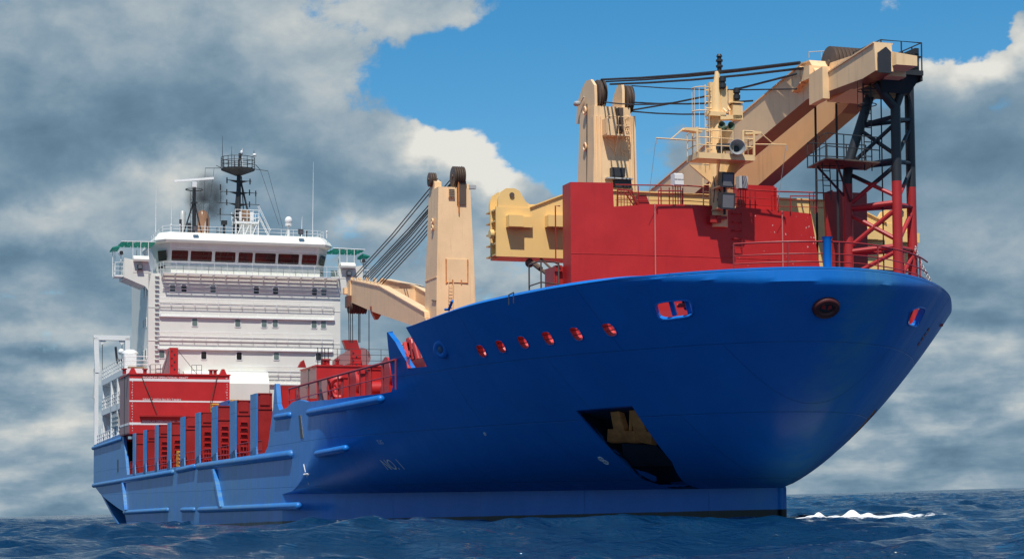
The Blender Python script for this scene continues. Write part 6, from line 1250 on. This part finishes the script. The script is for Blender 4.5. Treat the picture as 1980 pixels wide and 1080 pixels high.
# ---------- stability pontoons (loose things)
def pontoon(name, label, X, y0, y1, z0, z1, D, marks, grp):
    po = thing(name, label, 'pontoon', (X-D/2, (y0+y1)/2, z0), grp)
    mb = MB(); mb.box(X-D, X, y0, y1, z0, z1); body = mb.build('pontoon_body', red, po)
    mb = MB(); mb.box(X-D-.05, X+.08, y0-.08, y1+.08, z1-.06, z1+.06); mb.build('rim_plate', red, body)
    mb = MB(); mb.box(X-D, X, y0-.03, y0, z0+.1, z1-.3); mb.build('side_plating', pinkg, body)  # thin sheet over the red side, holding the painted highlight
    mb = MB(); mb.box(X-D*.5, X-D*.46, y0-.06, y0-.02, z0, z1-.1); mb.build('side_seam', dark, body)
    return po, body
XP = -104.0
q0, q1 = S(250, 722, X=XP), S(444, 722, X=XP); zb_ = S(249, 838, X=XP)[2]
pa, body = pontoon('stability_pontoon', 'tall red stability pontoon with white draft lines beside the stern', XP, q0[1], q1[1], zb_, q0[2], 6.5, True, 'stability pontoons on deck')
def pl(x, y): return S(x, y, X=XP)
for (ya_, yb_, w_) in ((732.5, 734, .17), (774.5, 775, .10), (817.5, 817.5, .16)):
    a, b = pl(250, ya_), pl(443, yb_); z = (a[2]+b[2])/2; mb = MB(); mb.box(XP, XP+.012, q0[1]+.02, q1[1]-.02, z-w_, z+w_*.3); mb.build('draft_line', whitew, body)
z = pl(250, 817.5)[2]; mb = MB(); mb.box(XP-6.4, XP, q0[1]-.045, q0[1]-.035, z-.15, z+.05); mb.build('draft_line', whitew, body)
def text_front(txt, p, h, par):
    cu = bpy.data.curves.new('t', 'FONT'); cu.body = txt; cu.size = h*1.38; cu.extrude = 0
    o = bpy.data.objects.new('t', cu); COL.objects.link(o); dg = bpy.context.evaluated_depsgraph_get(); me = bpy.data.meshes.new_from_object(o.evaluated_get(dg)); bpy.data.objects.remove(o)
    for v in me.vertices: v.co = (p[0]+.014, p[1]+v.co.x, p[2]+v.co.y)
    return mesh_obj('lettering', me, whitew, par)
text_front('MAXIMUM OPERATIONAL DRAFT', pl(276, 731), .19, body); text_front('DRAFT WITH FILLED TANKS', pl(276, 773.5), .19, body); text_front('MINIMUM OPERATIONAL DRAFT', pl(274, 816), .19, body)
for col, xs in ((0, 255), (1, 438)):
    seq = ['4', '8', '6', '4', '2', '30', '8', '6', '4', '2', '20', '8', '6', '4', '2', '10', '8', '6', '4', '2'] if col == 0 else ['40', '8', '6', '4', '2', '30', '8', '6', '4', '2', '2']
    for k, s_ in enumerate(seq):
        y = 731+k*5.25
        if k == 0: y = 730.5
        text_front(s_, pl(xs-(2 if len(s_) > 1 else 0), y+2), .13, body)
mb = MB(); a, b = pl(270, 802), pl(366, 808); mb.box(XP, XP+.3, a[1], b[1], b[2]+.1, a[2]); mb.build('pontoon_ledge', redd, body)
for xa, ya_, xb, yb_ in ((274, 728, 305, 803), (420, 727, 403, 790)):
    a, b = pl(xa, ya_), pl(xb, yb_); mb = MB(); mb.rod((XP+.06, a[1], a[2]), (XP+.25, b[1], b[2]), .035, 5); mb.build('lashing_wire', sheavem, body)
ztop_ = q0[2]
for x in (282, 410, 418, 242): y = pl(x, 720)[1]; mb = MB(); mb.rod((XP-.6, y, ztop_), (XP-.6, y, ztop_+.45), .16, 10); mb.tube([(XP-.6, y, ztop_+.4), (XP-.6, y, ztop_+.5)], .24, 10); mb.build('pontoon_bollard', redd, body)
for x in (258, 433): y = pl(x, 720)[1]; mb = MB(); mb.yz([(y-.35, ztop_), (y+.35, ztop_), (y+.1, ztop_+.55), (y-.1, ztop_+.55)], XP-.9, XP-.3); mb.build('lifting_eye', red, body)
a, b = pl(331, 720)[1], pl(347, 720)[1]; zt6 = pl(340, 670)[2]; mb = MB(); mb.box(XP-3.2, XP-.9, a, b, ztop_, zt6-.0); 
mast_m = mb.build('coupling_post', red, pa); mb = MB(); mb.hexa([(XP-5.6, a-.02, ztop_+.4), (XP-.95, a-.02, ztop_+.02), (XP-.95, b+.02, ztop_+.02), (XP-5.6, b+.02, ztop_+.4)], [(XP-5.6, a-.02, ztop_+.9), (XP-.95, a-.02, zt6-.02), (XP-.95, b+.02, zt6-.02), (XP-5.6, b+.02, ztop_+.9)]); mb.build('coupling_gusset', pinkg, pa)
mb = MB()
for k in range(6): y = a+.18+(.24 if k % 2 else 0); z = zt6-.3-k*.32; mb.cbox((XP-.89, y, z), (.05, .13, .13))
mb.build('coupling_holes', dark, mast_m)
for x in (316, 384): 
    c0 = pl(331 if x < 340 else 347, 674); d0 = pl(x, 718); mb = MB(); mb.rod((XP-1.2, c0[1], c0[2]), (XP-.5, d0[1], ztop_), .022, 4); mb.build('stay_wire', dark, pa)
mb = MB(); y0_, y1_ = pl(374, 718)[1], pl(392, 718)[1]; mb.rail([(XP-1, y0_, ztop_), (XP-.6, y1_, ztop_)], .9, 2, .5, .02); y0_, y1_ = pl(294, 718)[1], pl(312, 718)[1]; mb.rail([(XP-1, y0_, ztop_), (XP-.6, y1_, ztop_)], .9, 2, .5, .02); mb.build('pontoon_railing', dark, pa)
seat(pa)
# second pontoon under the aft crane hook
XQ = -97.0
c0 = S(612, 706, X=XQ); y1q = c0[1]+7.4; z0q = 6.2; zq = c0[2]
pb, body2 = pontoon('stability_pontoon', 'red stability pontoon hooked to the aft crane by its wires', XQ, c0[1], y1q, z0q, zq, 6.5, False, 'stability pontoons on deck')
pq = lambda x, y: S(x, y, X=XQ)
a, b = pq(682.5, 700)[1], pq(702, 700)[1]; zt7 = pq(690, 674)[2]; mb = MB(); mb.box(XQ-3, XQ-.7, a, b, zq, zt7); cp2 = mb.build('coupling_post', red, pb)
mb = MB()
for k in range(6): y = a+.2+(.28 if k % 2 else 0); z = zt7-.3-k*.34; mb.cbox((XQ-.69, y, z), (.05, .13, .13))
mb.build('coupling_holes', dark, cp2)
mb = MB(); y0_ = pq(650, 690)[1]; mb.prism([(XQ-1.5, a, zq+.3), (XQ-1.5, a, zt7-.02), (XQ-1.5, pq(662, 684)[1], zt7-.5), (XQ-1.5, y0_, pq(650, 695)[2]), (XQ-1.5, y0_, pq(650, 707)[2])], (.5, 0, 0)); mb.build('coupling_gusset', pinkg, pb)
mb = MB(); y2_ = pq(672, 707)[1]; mb.cbox((XQ-.98, y2_, pq(672, 712)[2]), (.06, .42, .5)); mb.build('gusset_opening', redd, pb)
mb = MB(); mb.prism([(XQ-1.6, pq(668, 655)[1], pq(668, 655)[2]), (XQ-1.6, pq(696, 655)[1], pq(696, 655)[2]), (XQ-1.6, pq(701, 674)[1], zt7), (XQ-1.6, pq(675, 680)[1], zt7)], (.6, 0, 0)); mb.build('hook_plate', redd, pb)
mb = MB(); cc = pq(706, 688); mb.tube([(XQ-1.9, cc[1], cc[2]), (XQ-1.4, cc[1], cc[2])], .85, 20); mb.build('guide_disc', paint('grey_red_disc', (.32, .16, .16), .5), pb)
for x, w_ in ((628, .2), (636, .3), (655, .25)): y = pq(x, 712)[1]; mb = MB(); mb.rod((XQ-.6, y, zq), (XQ-.6, y, zq+.55), w_*.7, 10); mb.tube([(XQ-.6, y, zq+.5), (XQ-.6, y, zq+.62)], w_, 10); mb.build('pontoon_bollard', red, body2)
mb = MB(); y = pq(593, 712)[1]; mb.yz([(y-.2, zq), (y+.5, zq), (y+.3, zq+.65), (y+.05, zq+.5)], XQ-3, XQ-2.5); mb.build('lifting_eye', redd, body2)
mb = MB(); mb.rail([(XQ-.3, c0[1]+.6, zq), (XQ-.3, y1q-.3, zq)], 1.5, 3, 1.3, .022); [mb.rod((XQ-.4-k*.1, c0[1]+.2+k*.33, zq), (XQ-.4-k*.1, c0[1]+.2+k*.33, zq+1.6), .04, 5) for k in range(4)]; mb.build('pontoon_railing', dark, pb)
mb = MB(); cyl = pq(720, 705); mb.rod((XQ-.5, cyl[1], zq), (XQ-.5, cyl[1], pq(720, 705)[2]), .75, 16); mb.build('hatch_trunk', red, pb)
seat(pb)
# ---------- blue containers and yellow loads behind the posts
XC = -86.0
def container(x0_, x1_, yt_, label):
    a, b = S(x0_, yt_, X=XC), S(x1_, yt_, X=XC); z1_ = a[2]; z0_ = z1_-2.6
    co = thing('shipping_container', label, 'container', (XC-3, (a[1]+b[1])/2, z0_), 'blue containers on deck')
    mb = MB(); mb.box(XC-6, XC, a[1], b[1], z0_, z1_); mb.build('container_shell', blue, co)
    mb = MB(); n = 7
    for k in range(n): y = a[1]+.12+(b[1]-a[1]-.24)*k/(n-1); mb.box(XC, XC+.05, y-.05, y+.05, z0_+.15, z1_-.15)
    mb.box(XC, XC+.07, a[1], b[1], z1_-.14, z1_); mb.build('corrugation', blue, co)
    seat(co)
container(441, 460, 773, 'blue container partly hidden just right of the tall red pontoon')
container(470, 500, 773, 'blue container further right behind the last tall red side posts')
mb = MB(); mb.box(XC-6, XC, S(441, 773, X=XC)[1], S(500, 773, X=XC)[1], 4, S(441, 773, X=XC)[2]-2.62); mb.build('hatch_platform', redd, ship)
def rack(px, py, h, Y, label, name='yellow_rack'):
    p = S(px, py, Y=Y); o = thing(name, label, 'rack', p, 'yellow racks on deck')
    for k in range(4):
        mb = MB(); x = p[0]+(k % 2)*.5; y = p[1]+(k//2)*.35; mb.rod((x, y, p[2]), (x, y, p[2]+h), .07, 8); mb.build('upright', yellow, o)
    for q in np.linspace(.15, .95, 5): mb = MB(); mb.box(p[0]-.08, p[0]+.6, p[1]-.06, p[1]+.42, p[2]+h*q-.05, p[2]+h*q+.05); mb.build('crossbar', yellow, o)
    seat(o)
rack(343, 906, 1.35, -11.0, 'yellow rack standing low at the rail, beside the fourth red side post from the stern')
rack(409, 813, 1.2, -10.2, 'yellow rack high between the sixth and seventh red side posts from the stern')
rack(447, 812, 1.35, -10.2, 'yellow rack high between the seventh and eighth red side posts from the stern')
# ---------- exhaust smoke: a thin real volume drifting from the funnel
def make_smoke():
    c = S(400, 385, X=XS-9.5); mb = MB(); mb.sphere(c, 1., 24, 16, (5.2, 4.4, 4.6)); 
    m = bpy.data.materials.new('exhaust_smoke'); m.use_nodes = True; t = m.node_tree; t.nodes.clear(); l = t.links.new; N = t.nodes.new
    o = N('ShaderNodeOutputMaterial'); v = N('ShaderNodeVolumePrincipled'); l(v.outputs[0], o.inputs['Volume']); v.inputs['Color'].default_value = (.10, .10, .10, 1)
    tcn = N('ShaderNodeTexCoord'); mp = N('ShaderNodeMapping'); l(tcn.outputs['Object'], mp.inputs[0]); mp.inputs['Location'].default_value = (-c[0]/3.5, -c[1]/2.6, -c[2]/3.2); mp.inputs['Scale'].default_value = (1/3.5, 1/2.6, 1/3.2)
    ln = N('ShaderNodeVectorMath'); ln.operation = 'LENGTH'; l(mp.outputs[0], ln.inputs[0])
    fa = N('ShaderNodeMapRange'); l(ln.outputs['Value'], fa.inputs[0]); fa.inputs[1].default_value = .15; fa.inputs[2].default_value = .95; fa.inputs[3].default_value = 1; fa.inputs[4].default_value = 0; fa.interpolation_type = 'SMOOTHSTEP'
    nz = N('ShaderNodeTexNoise'); nz.inputs['Scale'].default_value = .7; nz.inputs['Detail'].default_value = 5; l(tcn.outputs['Object'], nz.inputs['Vector'])
    m1 = N('ShaderNodeMapRange'); l(nz.outputs['Fac'], m1.inputs[0]); m1.inputs[1].default_value = .36; m1.inputs[2].default_value = .7; m1.inputs[4].default_value = 1.2
    mu = N('ShaderNodeMath'); mu.operation = 'MULTIPLY'; l(fa.outputs[0], mu.inputs[0]); l(m1.outputs[0], mu.inputs[1]); l(mu.outputs[0], v.inputs['Density'])
    ob = mb.build('exhaust_smoke', m); ob.matrix_world = M.copy(); ob['kind'] = 'stuff'; ob['label'] = 'thin dark exhaust smoke drifting above the funnel'
make_smoke()
seat(ship)
def depth(o): return 0 if o.parent is None else 1+depth(o.parent)
for o in list(bpy.data.objects):            # nothing deeper than thing > part > sub-part
    while depth(o) > 2: o.parent = o.parent.parent
scene.cycles.volume_step_rate = 2.0
